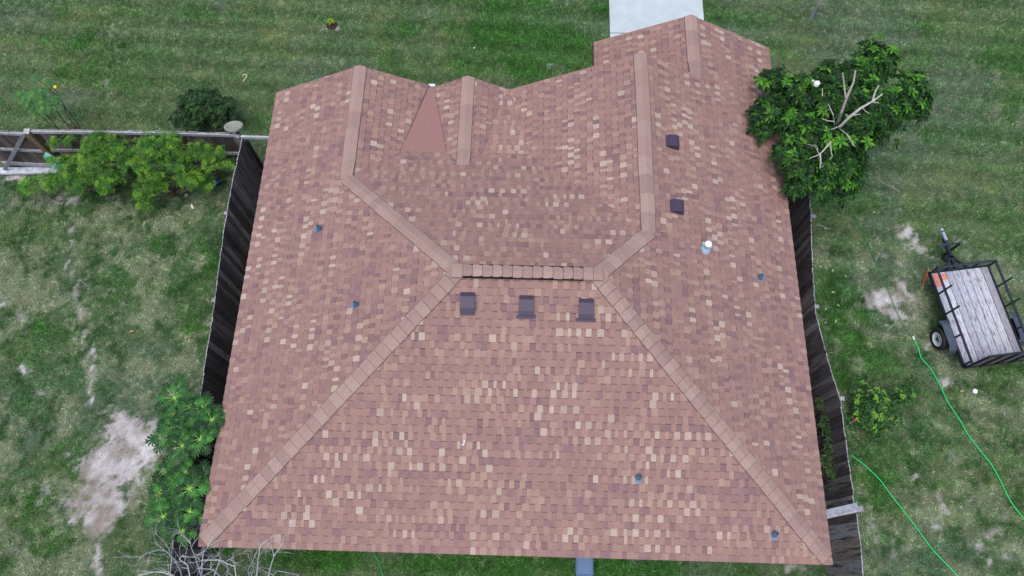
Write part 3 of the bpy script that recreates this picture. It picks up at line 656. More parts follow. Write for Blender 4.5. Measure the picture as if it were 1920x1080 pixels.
for (px, py, rp, z) in lobes:
    c = at(px, py, z); r = rp / 1.0 * (17.2 - z) / F; lobes2.append((c, r))
    limb(mbt, fork + rdir() * .1, c - [0, 0, .15], .05, .015, col=lin((92, 82, 74)))
    n = int(85 * (r / .45) ** 2) + 10
    for i in range(n):
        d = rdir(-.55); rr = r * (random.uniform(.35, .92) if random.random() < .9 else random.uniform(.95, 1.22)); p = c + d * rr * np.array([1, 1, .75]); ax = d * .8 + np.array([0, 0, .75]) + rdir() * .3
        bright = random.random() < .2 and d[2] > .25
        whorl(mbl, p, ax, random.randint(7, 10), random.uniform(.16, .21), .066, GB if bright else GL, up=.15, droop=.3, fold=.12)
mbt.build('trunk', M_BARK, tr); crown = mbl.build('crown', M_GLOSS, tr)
mb = MB(); DW = lin((188, 182, 180)); DW2 = lin((160, 152, 148))
def deadp(pts, r0, r1, col=DW, n=6):
    P = [at(px, py, z + .12) for px, py, z in pts]; r0 *= 1.15; r1 *= 1.1; mb.tube(P, [r0 + (r1 - r0) * i / (len(P) - 1) for i in range(len(P))], n, col=col)
deadp([(1566, 240, 3.2), (1578, 210, 3.9), (1588, 182, 4.2), (1600, 155, 4.3), (1604, 132, 4.35)], .03, .016, DW2)
deadp([(1586, 184, 4.2), (1583, 160, 4.3), (1580, 136, 4.4)], .018, .012, DW2)
deadp([(1570, 243, 3.3), (1590, 222, 3.9), (1612, 204, 4.1), (1636, 190, 4.2), (1655, 176, 4.3)], .035, .012)
deadp([(1636, 190, 4.2), (1641, 172, 4.3), (1648, 160, 4.4)], .018, .012); deadp([(1634, 191, 4.2), (1648, 193, 4.3)], .013, .007)
deadp([(1606, 210, 4.1), (1590, 222, 4.0), (1576, 236, 4.1), (1558, 243, 4.1)], .014, .007); deadp([(1592, 220, 4.1), (1585, 214, 4.2)], .012, .007)
deadp([(1565, 238, 3.3), (1562, 215, 4.0), (1553, 195, 4.1)], .015, .008, lin((160, 168, 172))); deadp([(1564, 228, 3.8), (1550, 226, 4.0), (1541, 222, 4.1)], .013, .007)
deadp([(1572, 240, 3.4), (1588, 252, 3.9), (1603, 275, 4.0)], .014, .007); deadp([(1542, 180, 4.0), (1542, 165, 4.1)], .01, .006)
deadp([(1558, 266, 4.0), (1546, 280, 4.1), (1536, 290, 4.1), (1518, 297, 4.1)], .017, .006); deadp([(1557, 268, 4.0), (1559, 288, 4.1), (1561, 292, 4.1), (1556, 299, 4.1)], .009, .005)
deadp([(1538, 290, 4.1), (1539, 306, 4.1), (1537, 316, 4.1), (1544, 311, 4.1)], .015, .006); deadp([(1536, 288, 4.1), (1528, 274, 4.2), (1514, 270, 4.2)], .006, .003); deadp([(1534, 287, 4.1), (1532, 275, 4.2), (1527, 270, 4.2)], .006, .003)
deadp([(1616, 200, 4.1), (1622, 208, 4.2), (1630, 213, 4.2)], .008, .004); deadp([(1600, 216, 4.1), (1613, 214, 4.15)], .012, .006)
mb.build('dead_branch', M_BARK, tr)
mb = MB(); c = at(1530, 159, 4.05)
for k in range(9):
    a = 2.4 * k; d = np.array([math.cos(a), math.sin(a), .8 + .1 * k]); mb.leaf(c - [0, 0, .02], d, .1, .085, nrm=(0, 0, 1), droop=-.25, fold=.2)
mb.lathe(c, [(.0, -.03), (.05, -.015), (.062, .02), (.045, .06), (0, .075)], 12)
c2 = at(1524, 152, 4.05); mb.lathe(c2, [(0, -.02), (.022, 0), (.018, .03), (0, .04)], 10)
mb.build('flower', M_WHITE, tr)

# generic bush
def bush(name, label, cat, spots, base, cols, bright, L, Wd, nle, dens, mat_=M_LEAF, group=None, droop=.2, zmin=-.3, stem=lin((110, 96, 80)), up=.3, flat=.75, pb=.25, inner=.3):
    t = thing(name, label, cat, tuple(base), group=group); ms = MB(); ml = MB()
    for (px, py, rp, z) in spots:
        c = at(px, py, z); r = rp * (17.2 - z) / F
        b0 = np.asarray(base, float) + np.array([random.uniform(-.08, .08), random.uniform(-.08, .08), 0]); limb(ms, b0, c, .022, .006, col=stem, sides=5)
        for i in range(int(dens * r * r) + 3):
            d = rdir(zmin); rr = r * random.uniform(inner, 1.0) ; p = c + d * rr * np.array([1, 1, flat])
            whorl(ml, p, d * .5 + np.array([0, 0, 1.]) + rdir() * .3, random.randint(nle - 3, nle + 2), L, Wd, bright if random.random() < pb and d[2] > 0 else cols, up=up, droop=droop)
    ms.build('stem', M_BARK, t); ml.build('foliage', mat_, t); return t
G1 = [lin((66, 120, 36)), lin((52, 98, 34)), lin((84, 138, 42)), lin((42, 82, 32)), lin((74, 130, 38))]; G1b = [lin((128, 176, 52)), lin((112, 164, 50))]
bush('flowering_shrub', 'bright green feathery shrub beside the gate under the back fence', 'shrub',
     [(60, 345, 22, .8), (100, 340, 26, 1.0), (95, 300, 8, 1.3), (130, 315, 34, 1.2), (175, 300, 40, 1.5), (180, 268, 30, 1.9), (150, 335, 36, 1.0), (205, 330, 36, 1.2), (215, 280, 36, 1.7), (105, 270, 16, 1.6), (130, 262, 14, 1.7), (195, 350, 22, .8), (45, 352, 14, .6)],
     (-5.0, 8.95, 0), G1, G1b, .115, .015, 14, 700)
bush('flowering_shrub', 'bright green feathery shrub above the blue bucket near the fence corner', 'shrub',
     [(250, 300, 34, 1.5), (285, 275, 38, 1.8), (290, 315, 36, 1.4), (320, 270, 30, 1.9), (330, 300, 36, 1.5), (355, 330, 34, 1.1), (390, 290, 26, 1.5), (398, 312, 20, 1.3), (370, 280, 20, 1.7), (428, 308, 14, 1.2), (275, 352, 28, .9), (270, 375, 22, .6), (300, 345, 26, .9), (415, 285, 14, 1.5), (385, 345, 20, .8), (440, 338, 8, .6)],
     (-3.3, 8.9, 0), G1, G1b, .115, .015, 14, 640)
bush('dark_shrub', 'rounded dark green shrub on the lawn behind the fence corner', 'shrub',
     [(385, 200, 40, .8), (350, 195, 26, .8), (340, 222, 24, .55), (420, 205, 30, .75), (380, 180, 20, 1.), (365, 225, 26, .5), (415, 225, 26, .5), (430, 195, 16, .8), (360, 178, 14, .9), (400, 175, 16, .95)],
     (-2.5, 10.75, 0), [lin((30, 64, 32)), lin((24, 54, 30)), lin((38, 74, 36)), lin((54, 80, 40))], [lin((50, 96, 44))], .08, .032, 11, 1100, M_LEAF, pb=.2)
bush('leafy_bush', 'loose light green bush on the lawn right of the bowed fence', 'bush',
     [(1640, 750, 26, .7), (1625, 775, 26, .7), (1660, 775, 30, .7), (1690, 745, 22, .6), (1605, 745, 14, .6), (1600, 790, 16, .5), (1700, 730, 12, .6), (1640, 800, 22, .4), (1615, 718, 12, .6)],
     (14.2, 3.45, 0), [lin((46, 92, 36)), lin((34, 70, 32)), lin((66, 116, 44)), lin((30, 62, 32))], [lin((112, 164, 58))], .08, .04, 9, 1500, pb=.16, inner=.1)
bush('dark_shrub', 'dark shaded shrub squeezed between right eave and bowed fence', 'shrub',
     [(1558, 760, 26, .9), (1566, 800, 28, 1.0), (1572, 840, 28, 1.0), (1575, 880, 26, 1.), (1582, 915, 22, .9), (1550, 735, 18, .8), (1560, 870, 22, .9)],
     (12.3, 2.3, 0), [lin((70, 102, 56)), lin((54, 82, 48))], [lin((88, 124, 66))], .085, .036, 9, 1500, pb=.2)
bush('feathery_sapling', 'thin young tree with wispy blue green leaves behind the gate', 'tree',
     [(75, 180, 26, 1.8), (55, 190, 18, 1.7), (90, 200, 22, 1.7), (75, 208, 20, 1.5), (92, 155, 10, 1.9), (35, 180, 12, 1.7), (105, 190, 12, 1.7), (68, 145, 8, 1.9)],
     (-5.35, 9.78, 0), [lin((84, 138, 84)), lin((70, 124, 78)), lin((92, 146, 76))], [lin((120, 168, 80))], .09, .011, 14, 1500, pb=.2, stem=lin((84, 76, 66)))
mb = MB(); c = at(100, 162, 1.9)
for k in range(3): mb.leaf(c, (1, -.4 * k, .3), .1, .045, col=lin((236, 196, 40)))
sp = [o for o in SC.objects if o.name == 'feathery_sapling'][0]; mb.build('flower', M_PLAS, sp)
# small plant in the mulch ring
t = thing('young_plant', 'small yellow green plant in a dark mulch hole on the upper lawn', 'plant', tuple(at(622, 46)))
mb = MB(); c = at(622, 47, .02); mb.lathe(c, [(.001, .015), (.10, .02), (.15, .008), (.17, -.02)], 16, col=lin((62, 46, 44))); mb.build('mulch', M_CONC2, t)
mb = MB()
for k in range(22): whorl(mb, at(620, 41, .15) + rdir() * [.08, .08, .05], np.array([0, 0, 1.]) + rdir() * .4, 6, .06, .022, [lin((150, 176, 40)), lin((130, 160, 44))])
mb.build('foliage', M_LEAF, t)
# sapling trunk at the top edge
t = thing('slender_tree', 'slender bare grey trunk leaning at the top right edge of the lawn', 'tree', tuple(at(1520, 38)))
mb = MB(); mb.tube([at(1519, 38, 0), at(1527, 22, .5), at(1536, 8, 1.0), at(1545, -18, 1.6), at(1556, -50, 2.2)], [.045, .038, .034, .028, .02], 8, col=lin((196, 196, 204))); mb.tube([at(1522, 37, 0), at(1531, 22, .45), at(1537, 8, .95)], [.02, .022, .018], 6, col=lin((140, 138, 144))); mb.build('trunk', M_BARK, t)
mb = MB()
for k in range(70): whorl(mb, at(1562, -75, 2.5) + rdir() * .38, np.array([0, 0, 1.]) + rdir() * .4, 8, .1, .035, GL)
mb.build('crown', M_LEAF, t)

# papayas
PC = [(328, 747, 2.2), (359, 765, 2.6), (382, 766, 2.6), (398, 788, 2.65), (328, 777, 2.1), (376, 790, 2.5), (327, 803, 2.2), (350, 809, 2.4), (387, 800, 2.6), (313, 817, 1.8), (376, 825, 2.7), (343, 837, 2.6), (350, 855, 2.2), (311, 887, 1.9), (350, 886, 2.2), (380, 900, 2.5), (331, 907, 2.2), (357, 917, 2.6), (303, 924, 2.1), (333, 959, 2.2), (357, 960, 2.4), (307, 969, 2.2), (344, 996, 2.2), (312, 982, 1.6), (357, 790, 2.3)]
G3 = [lin((44, 98, 40)), lin((34, 78, 34)), lin((58, 116, 46)), lin((28, 66, 32))]
plab = ['topmost', 'second', 'third']
PLAB = ['topmost papaya crown, at the end of the dark left fence', 'papaya crown second from the top, beside the fence end', 'large papaya crown close to the eave in the upper cluster', 'papaya crown overhanging the eave edge, the rightmost of all',
 'papaya crown at the upper left of the cluster beside the bare soil', 'papaya crown just inside the one that overhangs the eave', 'papaya crown in the left column below the upper left one', 'small papaya crown in the middle of the upper cluster',
 'papaya crown near the eave in the third row down', 'papaya crown reaching farthest over the pale soil in the upper half', 'broad papaya crown near the eave in the upper half', 'broadest papaya crown of the upper half with long pale stalks',
 'small yellowish papaya crown at the lower end of the upper cluster', 'papaya crown at the left, just below the gap between both clusters', 'papaya crown in the middle, just below the dark gap', 'papaya crown tight to the eave in the lower cluster',
 'papaya crown left of centre in the lower cluster', 'large papaya crown in the centre of the lower cluster', 'leftmost papaya crown, beside the lower part of the pale soil', 'papaya crown in the lower middle, left of its twin by the eave',
 'papaya crown in the lower middle, right twin nearest the eave', 'papaya crown at the lower left above the leafless shrub', 'lowest papaya crown, right above the leafless shrub', 'tiny papaya crown tucked beside the lower left one', 'small papaya crown between the two topmost rows']
def papaya(i, px, py, z):
    c = at(px, py, z); t = thing('papaya_plant', PLAB[i], 'papaya plant', (c[0], c[1], 0), group='papaya plants crowded between the left fence and the eave')
    ms = MB(); ms.tube([(c[0] + random.uniform(-.08, .08), c[1] + random.uniform(-.1, .1), 0), (c[0] + .01, c[1], z * .55), tuple(c)], [.035, .028, .02], 7, col=lin((120, 124, 96))); ms.build('stem', M_BARK, t)
    mp = MB(); ml = MB(); sz = random.uniform(.85, 1.12)
    if i in (12, 23): sz = .6
    n = random.randint(10, 13); ph = random.uniform(0, 6.3)
    for k in range(n):
        a = ph + 2.399 * k; inner = k / n; ln = (.27 - .13 * inner) * sz * random.uniform(.8, 1.15); el = .05 + .75 * inner
        d = np.array([math.cos(a) * math.cos(el), math.sin(a) * math.cos(el), math.sin(el)]); q = c + d * ln
        mp.tube([c, c + d * ln * .5 + [0, 0, .01], q], [.008, .0065, .005], 5, col=lin((164, 216, 116)))
        ls = .20 * sz * (1 - .35 * inner) * random.uniform(.85, 1.15); hd = np.array([d[0], d[1], 0]); hd /= np.linalg.norm(hd); sd_ = np.array([-hd[1], hd[0], 0])
        col = np.array(random.choice(G3)) * random.uniform(.75, 1.2) * (1 + .4 * inner)
        for j in range(-4, 5):
            aa = j * .52; dd = hd * math.cos(aa) + sd_ * math.sin(aa) + np.array([0, 0, .12 - .1 * abs(j) / 4]); l2 = ls * (1 - .11 * abs(j))
            ml.leaf(q - hd * .03, dd, l2, l2 * .22, droop=.3, col=col, fold=.12)
            for sg in (-1, 1):
                m2 = q + dd / np.linalg.norm(dd) * l2 * .45; d2 = dd + sg * .8 * np.cross(dd, (0, 0, 1)); ml.leaf(m2, d2, l2 * .4, l2 * .10, droop=.4, col=col * .9, fold=.1)
    for k in range(7):
        a = k * .9; ml.leaf(c, (math.cos(a), math.sin(a), 1.1), .055 * sz, .02, droop=.1, col=lin((166, 216, 104)))
    mp.build('petiole', M_LEAF, t); ml.build('foliage', M_LEAF, t); return t
for i, (px, py, z) in enumerate(PC): papaya(i, px, py, z)

# bare branching shrub at the bottom left
t = thing('bare_shrub', 'leafless pale grey branching shrub below the lower left roof corner', 'shrub', (.2, -1.9, 0))
mb = MB(); TW = [lin((176, 178, 184)), lin((150, 150, 158)), lin((196, 196, 200))]
def twigs(P, r, depth, z_amp=.3):
    for k in range(len(P) - 1):
        if depth <= 0: return
        for q in range(2 if depth > 1 else 1):
            if random.random() > .6: continue
            s = P[k] + (P[k + 1] - P[k]) * random.random(); d = (P[k + 1] - P[k]); d = d / np.linalg.norm(d)
            dd = d + rdir() * .9; dd[2] = abs(dd[2]) * .5 * random.choice((-.6, 1, 1)); dd /= np.linalg.norm(dd); L = random.uniform(.2, .5) * (.6 + .25 * depth)
            T = [s]
            for m in range(4): T.append(T[-1] + dd * L / 4); dd = dd + rdir() * .35; dd /= np.linalg.norm(dd)
            rr = r * .6; mb.tube(T, [rr, rr * .85, rr * .7, rr * .5, rr * .3], 5, col=random.choice(TW), cap=False); twigs(T, rr, depth - 1)
root = np.array([.2, -1.9, 0.])
st = [[(345, 1095, 1.9), (338, 1070, 2.3), (328, 1050, 2.5), (312, 1034, 2.6), (298, 1031, 2.6), (275, 1037, 2.5), (262, 1046, 2.4)],
      [(382, 1095, 2.0), (374, 1068, 2.4), (366, 1045, 2.7), (358, 1025, 2.9), (356, 1010, 3.0)],
      [(378, 1095, 2.0), (379, 1055, 2.5), (381, 1037, 2.7), (392, 1022, 2.9), (396, 1012, 3.0)],
      [(330, 1082, 2.2), (305, 1073, 2.3), (290, 1072, 2.3), (260, 1079, 2.2)], [(480, 1095, 2.), (484, 1050, 2.6), (487, 1030, 2.9), (489, 1018, 3.0)],
      [(500, 1095, 2.0), (508, 1060, 2.5), (514, 1042, 2.8), (526, 1025, 3.0), (533, 1012, 3.1)], [(420, 1095, 2.0), (428, 1070, 2.3), (424, 1052, 2.5), (440, 1045, 2.6)],
      [(445, 1095, 2.0), (440, 1062, 2.4), (410, 1050, 2.6), (380, 1050, 2.6)], [(470, 1095, 1.9), (465, 1068, 2.4), (470, 1058, 2.6)], [(430, 1098, 1.8), (400, 1068, 2.4), (370, 1065, 2.6)], [(540, 1098, 2.0), (560, 1078, 2.3), (520, 1070, 2.5), (510, 1082, 2.4)],
      [(395, 1098, 2.0), (408, 1062, 2.2), (414, 1043, 2.3)], [(360, 1100, 1.9), (352, 1060, 2.3), (336, 1048, 2.4), (344, 1040, 2.5)]]
for s in st:
    P = [at(*q) for q in s]; base = P[0]; mid = root + (base - root) * .5 + [0, 0, .35]
    mb.tube([root, mid] + P, [.03, .02] + [.013 * (1 - .6 * i / len(P)) for i in range(len(P))], 6, col=random.choice(TW)); twigs(P, .009, 2)
mb.build('branches', M_BARK, t)

# ---------------------------------------------------------------- trailer
th = math.atan2(.156, .988); TL = (16.92, 5.80, 0)
tl = thing('utility_trailer', 'black steel utility trailer with weathered plank bed parked on the grass', 'trailer', TL, th, world_coords=False)
wI, LI, bz = 1.44, 2.36, .5
for i in range(8):
    mb = MB(); w = wI / 8; x = -wI / 2 + w * (i + .5)
    mb.box((x, 0, bz), (w - .016, LI - .02, .035), col=np.array(lin(random.choice([(182, 187, 200), (166, 169, 182), (192, 196, 208), (172, 172, 182), (198, 201, 212)]))) * random.uniform(.85, 1.1))
    if i < 2: mb.box((x, LI / 2 - (.2 if i == 0 else .13), bz + .021), (w - .03, .34 if i == 0 else .16, .006), col=lin((220, 142, 124)))
    mb.build('deck_board', M_DECK, tl)
mb = MB()
for sx in (-1, 1): mb.box((sx * (wI / 2 + .02), 0, bz - .01), (.04, LI + .06, .09)); mb.box((sx * .3, 0, bz - .06), (.05, LI, .06))
for sy in (-1, 1): mb.box((0, sy * (LI / 2 + .02), bz - .01), (wI + .08, .04, .09))
mb.build('frame', M_IRON, tl)
mb = MB(); rz = .33
for sx in (-1, 1): mb.box((sx * (wI / 2 + .02), 0, bz + rz), (.045, LI + .06, .035), col=(1.3, 1.35, 1.45))
mb.box((0, LI / 2 + .02, bz + rz), (wI + .08, .045, .035), col=(1.5, 1.5, 1.6)); mb.build('side_rail', M_IRON, tl)
for sx in (-1, 1):
    for y in (-LI / 2 + .02, -.5, .1, .62, LI / 2):
        mb = MB(); hgt = rz if y not in (.1, .62) else .62
        mb.box((sx * (wI / 2 + .02), y, bz + hgt / 2), (.035, .035, hgt), col=(.5, .5, .5))
        mb.build('stake', M_IRON, tl)
for x in (-.35, .35):
    mb = MB(); mb.box((x, LI / 2 + .02, bz + rz / 2), (.035, .035, rz), col=(.5, .5, .5)); mb.build('stake', M_IRON, tl)
# ramp gate
mb = MB(); gy_ = -LI / 2 - .05; gh = .95
mb.box((0, gy_, bz + gh), (wI + .06, .04, .04)); mb.box((0, gy_, bz + .02), (wI + .06, .04, .04))
for x in (-wI / 2, -.36, 0, .36, wI / 2): mb.box((x, gy_ - .012, bz + gh / 2), (.04, .03, gh))
rg = mb.build('ramp_gate', M_IRON, tl)
mb = MB()
for i in range(6): mb.box((0, gy_ + .022, bz + .1 + i * .15), (wI - .02, .02, .14), col=np.array(lin((110, 100, 100))) * random.uniform(.8, 1.2))
mb.build('ramp_panel', M_DECK, rg)
# tongue, coupler, jack
mb = MB(); mb.beam((0, LI / 2 - .3, bz - .1), (0, LI / 2 + .95, bz - .1), .07, .08)
for sx in (-1, 1): mb.beam((sx * .35, LI / 2, bz - .09), (0, LI / 2 + .42, bz - .09), .05, .06)
mb.build('tongue', M_IRON, tl)
mb = MB(); mb.beam((0, LI / 2 + .84, bz - .05), (-.01, LI / 2 + 1.06, bz - .05), .065, .06, col=lin((170, 184, 198))); mb.lathe((-.01, LI / 2 + 1.14, bz - .1), [(0, .1), (.04, .08), (.045, 0)], 12, col=lin((150, 170, 190))); mb.build('coupler', mat('galvanised', rough=.4, metal=.4, attr=True), tl)
mb = MB(); mb.tube([(.1, LI / 2 + .6, .05), (.1, LI / 2 + .6, .75)], .03, 10); mb.beam((.1, LI / 2 + .6, .74), (-.08, LI / 2 + .62, .74), .02, .02); mb.lathe((.1, LI / 2 + .5, .09), [(.001, .04), (.07, .03), (.09, 0), (.07, -.03), (0, -.04)], 14); mb.beam((-.25, LI / 2 + .72, bz - .05), (.16, LI / 2 + .74, bz - .05), .05, .03, col=(2, 2.2, 2.4)); mb.build('jack', M_IRON, tl)
RY = np.array([[0, 0, 1], [0, 1, 0], [-1, 0, 0]], float)
def ring(mb, c, prof, n=28, col=(1, 1, 1)): mb.lathe(c, prof, n, R=RY, col=col)
for sx in (-1, 1):
    c = (sx * (wI / 2 + .20), -.42, .28); mb = MB(); s = sx
    ring(mb, c, [(.17, -.08), (.25, -.09), (.275, -.05), (.275, .05), (.25, .09), (.17, .08), (.17, -.08)]); wh = mb.build('wheel', M_RUB, tl)
    mb = MB(); ring(mb, c, [(.18, .08 * s), (.165, .084 * s), (.15, .055 * s), (.05, .03 * s), (.045, .06 * s), (0, .065 * s)], col=lin((205, 214, 222)))
    rim = mb.build('rim', mat('rim_paint', rough=.4, attr=True), wh)
    mb = MB()
    for k in range(5):
        a = k * 1.2566; mb.box((c[0] + s * .045, c[1] + .075 * math.cos(a), c[2] + .075 * math.sin(a)), (.02, .022, .022))
    ring(mb, c, [(.045, .06 * s), (.04, .085 * s), (0, .09 * s)]); mb.build('lug_nut', M_IRON, wh)
    mb = MB()
    pr = [(-.42, .36), (-.38, .52), (-.25, .60), (.25, .60), (.38, .52), (.42, .36)]
    xa, xb = sx * (wI / 2 + .05), sx * (wI / 2 + .24)
    for i in range(5):
        (ya, za), (yb2, zb2) = pr[i], pr[i + 1]; P = [(xa, ya - .42, za), (xb, ya - .42, za), (xb, yb2 - .42, zb2), (xa, yb2 - .42, zb2)]
        mb.face(P, lin((74, 86, 102)))
    # only the top plate covers the wheel: narrow so the rim shows
    mb.build('fender', mat('fender_paint', rough=.4, attr=True, noise=.2), tl)
mb = MB(); mb.tube([(-wI / 2 - .25, -.42, .28), (wI / 2 + .25, -.42, .28)], .03, 10); mb.build('axle', M_IRON, tl)
t = thing('marker_ribbon', 'small orange and yellow ribbon on the grass beside the trailer', 'ribbon', tuple(at(1734, 520)))
mb = MB(); mb.tube([at(1740, 507, .05), at(1735, 520, .05), at(1730, 534, .04)], [.008, .02, .008], 6, col=lin((240, 90, 50))); mb.tube([at(1740, 502, .04), at(1742, 508, .05)], .006, 5, col=lin((220, 190, 60))); mb.tube([at(1731, 533, .04), at(1728, 545, .03)], .006, 5, col=lin((220, 190, 60))); mb.build('ribbon', M_PLAS, t)

# ---------------------------------------------------------------- hoses
def smooth_path(pts, n=8):
    P = [np.array(p, float) for p in pts]; out = []
    for i in range(len(P) - 1):
        p0, p1, p2, p3 = P[max(i - 1, 0)], P[i], P[i + 1], P[min(i + 2, len(P) - 1)]
        for k in range(n):
            t = k / n; out.append(.5 * ((2 * p1) + (-p0 + p2) * t + (2 * p0 - 5 * p1 + 4 * p2 - p3) * t * t + (-p0 + 3 * p1 - 3 * p2 + p3) * t ** 3))
    out.append(P[-1]); return out
def hose(label, pts, r, col, zz=.045):
    P = smooth_path([at(px, py, zz) for px, py in pts]); mb = MB(); mb.tube(P, r, 7, col=col); o = mb.build('garden_hose', M_HOSE, smooth=True)
    return tag(o, label, 'hose')
hose('thin dark green hose running from the magnolia down to the white coupling', [(1572, 365), (1590, 385), (1607, 415), (1625, 450), (1640, 485), (1655, 520), (1668, 550), (1680, 580), (1692, 605), (1704, 623), (1712, 632)], .0085, lin((20, 130, 80)))
hose('thick bright green hose running from the white coupling past the trailer', [(1714, 637), (1722, 655), (1728, 672), (1745, 692), (1762, 722), (1778, 755), (1798, 785), (1815, 815), (1838, 845), (1858, 870), (1875, 900), (1892, 935), (1912, 963), (1945, 1000)], .0135, lin((30, 205, 110)))
hose('bright green hose emerging under the bowed fence toward the lower right', [(1586, 842), (1600, 856), (1622, 873), (1650, 900), (1672, 930), (1700, 965), (1722, 995), (1750, 1032), (1772, 1055), (1790, 1074), (1815, 1100)], .0135, lin((30, 205, 110)))
hose('green hose lying on the shaded grass below the rear eave', [(690, 1000), (702, 1038), (709, 1052), (714, 1066), (722, 1090)], .0115, lin((24, 165, 90)))
mb = MB(); mb.tube([at(1712, 631, .05), at(1714, 637, .05)], .022, 8); tag(mb.build('hose_coupling', M_WHITE), 'white coupling joining the thin and the thick green hose', 'coupling')

# ---------------------------------------------------------------- small things
t = thing('blue_bucket', 'round blue bucket on the soil under the bright green shrub', 'bucket', tuple(at(408, 346)))
mb = MB(); c = at(408, 346, 0.02); B_ = lin((24, 82, 168)); mb.lathe(c, [(0, 0), (.07, 0), (.1, .16), (.105, .165), (.092, .165), (.065, .03), (0, .03)], 24, col=B_); mb.build('body', M_PLAS, t)
mb = MB(); mb.tube([c + [.1 * math.cos(a), .0, .165] + np.array([0, -.1 * math.sin(a), .02]) for a in np.linspace(0, math.pi, 12)], .005, 6, col=lin((170, 180, 190))); mb.build('handle', M_PLAS, t)
mb = MB(); c = at(350, 367, .02); mb.lathe(c, [(0, .03), (.045, .03), (.055, .045), (.055, 0)], 16, col=lin((130, 140, 138))); tag(mb.build('tin_can', M_CONC2), 'small grey round tin lying under the bright green shrub', 'can')
def chip(name, label, cat, px, py, L, Wd, ang, col, z=.05):
    mb = MB(); c = at(px, py, z); d = np.array([math.cos(ang), math.sin(ang), 0])
    prof = [(math.cos(a) * L / 2, math.sin(a) * Wd / 2) for a in np.linspace(0, 2 * math.pi, 13)[:-1]]; n = np.array([-d[1], d[0], 0])
    top = [c + d * x + n * y + [0, 0, .01 * math.cos(x * 30)] for x, y in prof]; bot = [p - [0, 0, .012] for p in top]
    mb.face(top, col); mb.face(bot[::-1], col)
    for i in range(12): mb.face([top[i - 1], bot[i - 1], bot[i], top[i]], col)
    return tag(mb.build(name, M_PLAS), label, cat)
chip('plastic_scrap', 'white oval scrap on the grass below the blue bucket', 'litter', 360, 387, .16, .05, -1.1, (.85, .87, .88))
mb = MB(); c = at(1827, 734, .02); mb.lathe(c, [(0, .05), (.05, .05), (.06, .04), (.06, 0), (0, 0)], 8); tag(mb.build('white_disc', M_WHITE), 'white plastic lid on the grass below the trailer', 'litter')
chip('stone', 'dull tan stone on the grass left of the white lid', 'stone', 1804, 733, .1, .07, .3, lin((140, 140, 110)))
mb = MB(); P = smooth_path([at(px, py, .06) for px, py in ((456, 153), (460, 147), (463, 141), (458, 139), (455, 143))]); mb.tube(P, .012, 5, col=lin((210, 210, 180))); tag(mb.build('bark_strip', M_PLAS), 'curled pale strip on the upper left lawn', 'litter')
chip('paper_scrap', 'tiny white scrap on the lush grass above the centre gable', 'litter', 889, 90, .05, .03, .3, (.85, .87, .85))
for k, (px, py, w_) in enumerate([(1561, 507, 'nearest the tree'), (1562, 548, 'level with the trailer front'), (1567, 602, 'lowest of the row'), (1617, 491, 'out toward the bare soil')]):
    chip('fallen_leaf', 'pale green fallen leaf right of the bowed fence, ' + w_, 'leaf', px, py, .085, .04, random.uniform(0, 3), lin((150, 176, 130)))
for k, (px, py) in enumerate([(1545, 429), (1537, 450), (1640, 395), (1535, 500), (1574, 575), (1550, 576), (1545, 605), (1588, 520), (1900, 230), (1912, 268)]):
    mb = MB(); mb.leaf(at(px, py, .05), (math.cos(k * 2.1), math.sin(k * 2.1), .1), .09, .04, col=lin((160, 172, 130))); tag(mb.build('fallen_leaf', M_LEAF), 'small pale fallen leaf ' + ['touching the short bare twig by the fence', 'below the short bare twig by the fence', 'beside the thin green hose under the magnolia', 'against the bowed fence, above its bend', 'right of the fence, the outermost of a pair', 'right of the fence, the inner one of a pair', 'right of the fence, lowest of all', 'midway between bowed fence and thin hose', 'alone on the far right lawn', 'at the right picture edge on the far lawn'][k], 'leaf', 'leaves scattered right of the house')
mb = MB(); mb.tube(smooth_path([at(px, py, .06) for px, py in ((1530, 422), (1542, 424), (1556, 430))]), .009, 5, col=lin((170, 160, 150))); tag(mb.build('twig', M_BARK), 'bare twig on the grass beside the bowed fence', 'twig')
mb = MB(); mb.tube(smooth_path([at(px, py, .06) for px, py in ((1643, 332), (1660, 346), (1672, 350), (1686, 360))]), .008, 5, col=lin((170, 166, 150))); tag(mb.build('twig', M_BARK), 'long thin twig on the grass below the magnolia', 'twig')
mb = MB(); mb.tube([at(1584, 804, 1.2), at(1592, 796, 1.1), at(1602, 788, .9)], [.025, .022, .018], 6, col=lin((120, 96, 84))); mb.tube([at(1601, 789, .92), at(1605, 785, .88)], .02, 6, col=lin((196, 96, 76)))
mb.tube([at(1602, 788, .9), (at(1602, 788, .9) + [.05, 0, -.9])], .012, 6, col=lin((90, 76, 66))); tag(mb.build('garden_stake', M_BARK), 'brown stake with a red tip leaning on the bowed fence', 'stake')
chip('dry_leaf', 'curled orange brown dry leaf on the left lawn', 'leaf', 247, 621, .11, .05, .3, lin((170, 130, 90)))
chip('dry_leaf', 'small tan dry leaf nearer the left fence', 'leaf', 349, 633, .09, .05, 1., lin((160, 140, 90)))
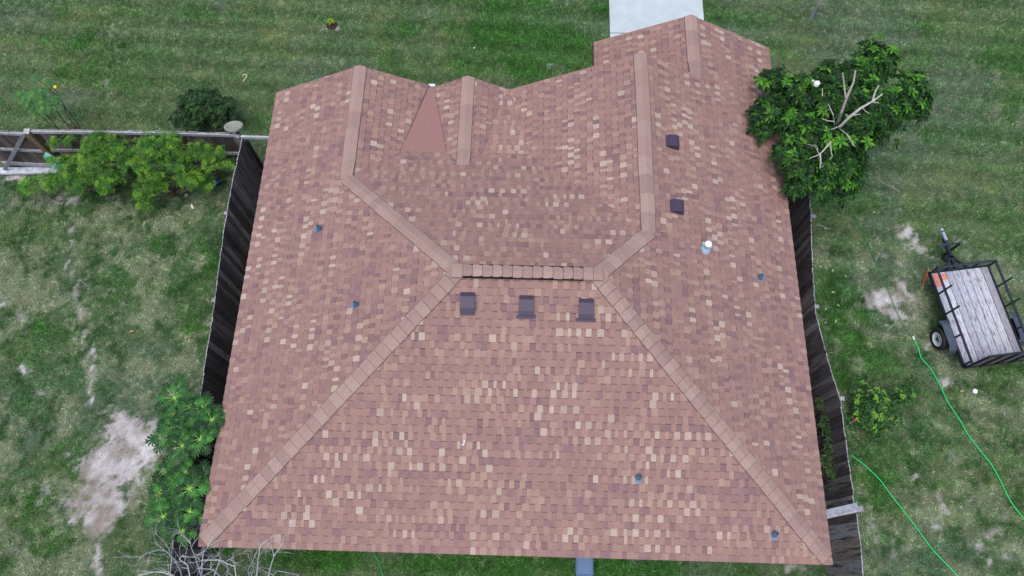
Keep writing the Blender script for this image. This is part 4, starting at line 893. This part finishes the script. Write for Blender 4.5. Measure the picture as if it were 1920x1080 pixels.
# mint tarp below the left shrub
mb = MB(); P = [at(px, py, z) for px, py, z in ((84, 288, 1.35), (95, 299, 1.3), (106, 309, 1.2), (115, 315, 1.1), (120, 323, 1.0))]
for i in range(4):
    a, b2 = P[i], P[i + 1]; w0, w1 = (.07, .11, .12, .1, .04)[i:i + 2]; n = np.array([.55, .8, .15])
    for s in range(4):
        t0, t1 = -1 + s * .5, -.5 + s * .5; f = lambda p, w, t, k: p + n * w * t + np.array([0, 0, .03 * math.sin(t * 5 + k)])
        mb.face([f(a, w0, t0, i), f(b2, w1, t0, i + 1), f(b2, w1, t1, i + 1), f(a, w0, t1, i)], lin((112, 176, 160)))
tag(mb.build('mint_tarp', mat('tarp_cloth', rough=.6, attr=True), None), 'mint green cloth draped in the shrub by the gate', 'tarp')
# bin at the bottom edge
t = thing('plastic_bin', 'blue grey plastic bin with rounded lid just below the rear eave', 'bin', tuple(at(1095, 1045)))
c = at(1096, 1050, .45); mb = MB()
def rr(w, d, z, r=.06):
    P = []
    for (sx, sy, a0) in ((1, 1, 0), (-1, 1, 90), (-1, -1, 180), (1, -1, 270)):
        for k in range(4): a = math.radians(a0 + 30 * k); P.append((c[0] + sx * (w - r) + r * math.cos(a), c[1] + sy * (d - r) + r * math.sin(a), z))
    return P
def loft(ls, col):
    for i in range(len(ls) - 1):
        for k in range(16): mb.face([ls[i][k - 1], ls[i][k], ls[i + 1][k], ls[i + 1][k - 1]], col)
    mb.face(ls[-1], col)
BC = lin((92, 122, 160)); loft([rr(.14, .27, 0), rr(.17, .30, .42)], BC); mb.build('body', M_PLAS, t); mb = MB(); loft([rr(.19, .32, .42), rr(.19, .32, .45), rr(.17, .30, .465), rr(.15, .28, .455)], BC); mb.build('lid', M_PLAS, t)

for k, (px, py, r_) in enumerate([(206, 88, .13), (228, 85, .09), (211, 121, .12)]):
    mb = MB(); c = at(px, py, .02)
    for q in range(70):
        a = random.uniform(0, 6.28); rr_ = r_ * math.sqrt(random.random()); mb.leaf(c + [rr_ * math.cos(a), rr_ * math.sin(a), 0], (math.cos(a) * .6, math.sin(a) * .6, 1), random.uniform(.06, .12), .016, droop=.2, col=np.array(lin((52, 96, 40))) * random.uniform(.7, 1.3))
    tag(mb.build('grass_tuft', M_LEAF), ['dark green grass tuft on the upper left lawn, the left of a pair', 'small dark grass tuft on the upper left lawn, the right of a pair', 'dark green grass tuft alone below the pair on the lawn'][k], 'grass tuft', 'grass tufts on the upper left lawn')
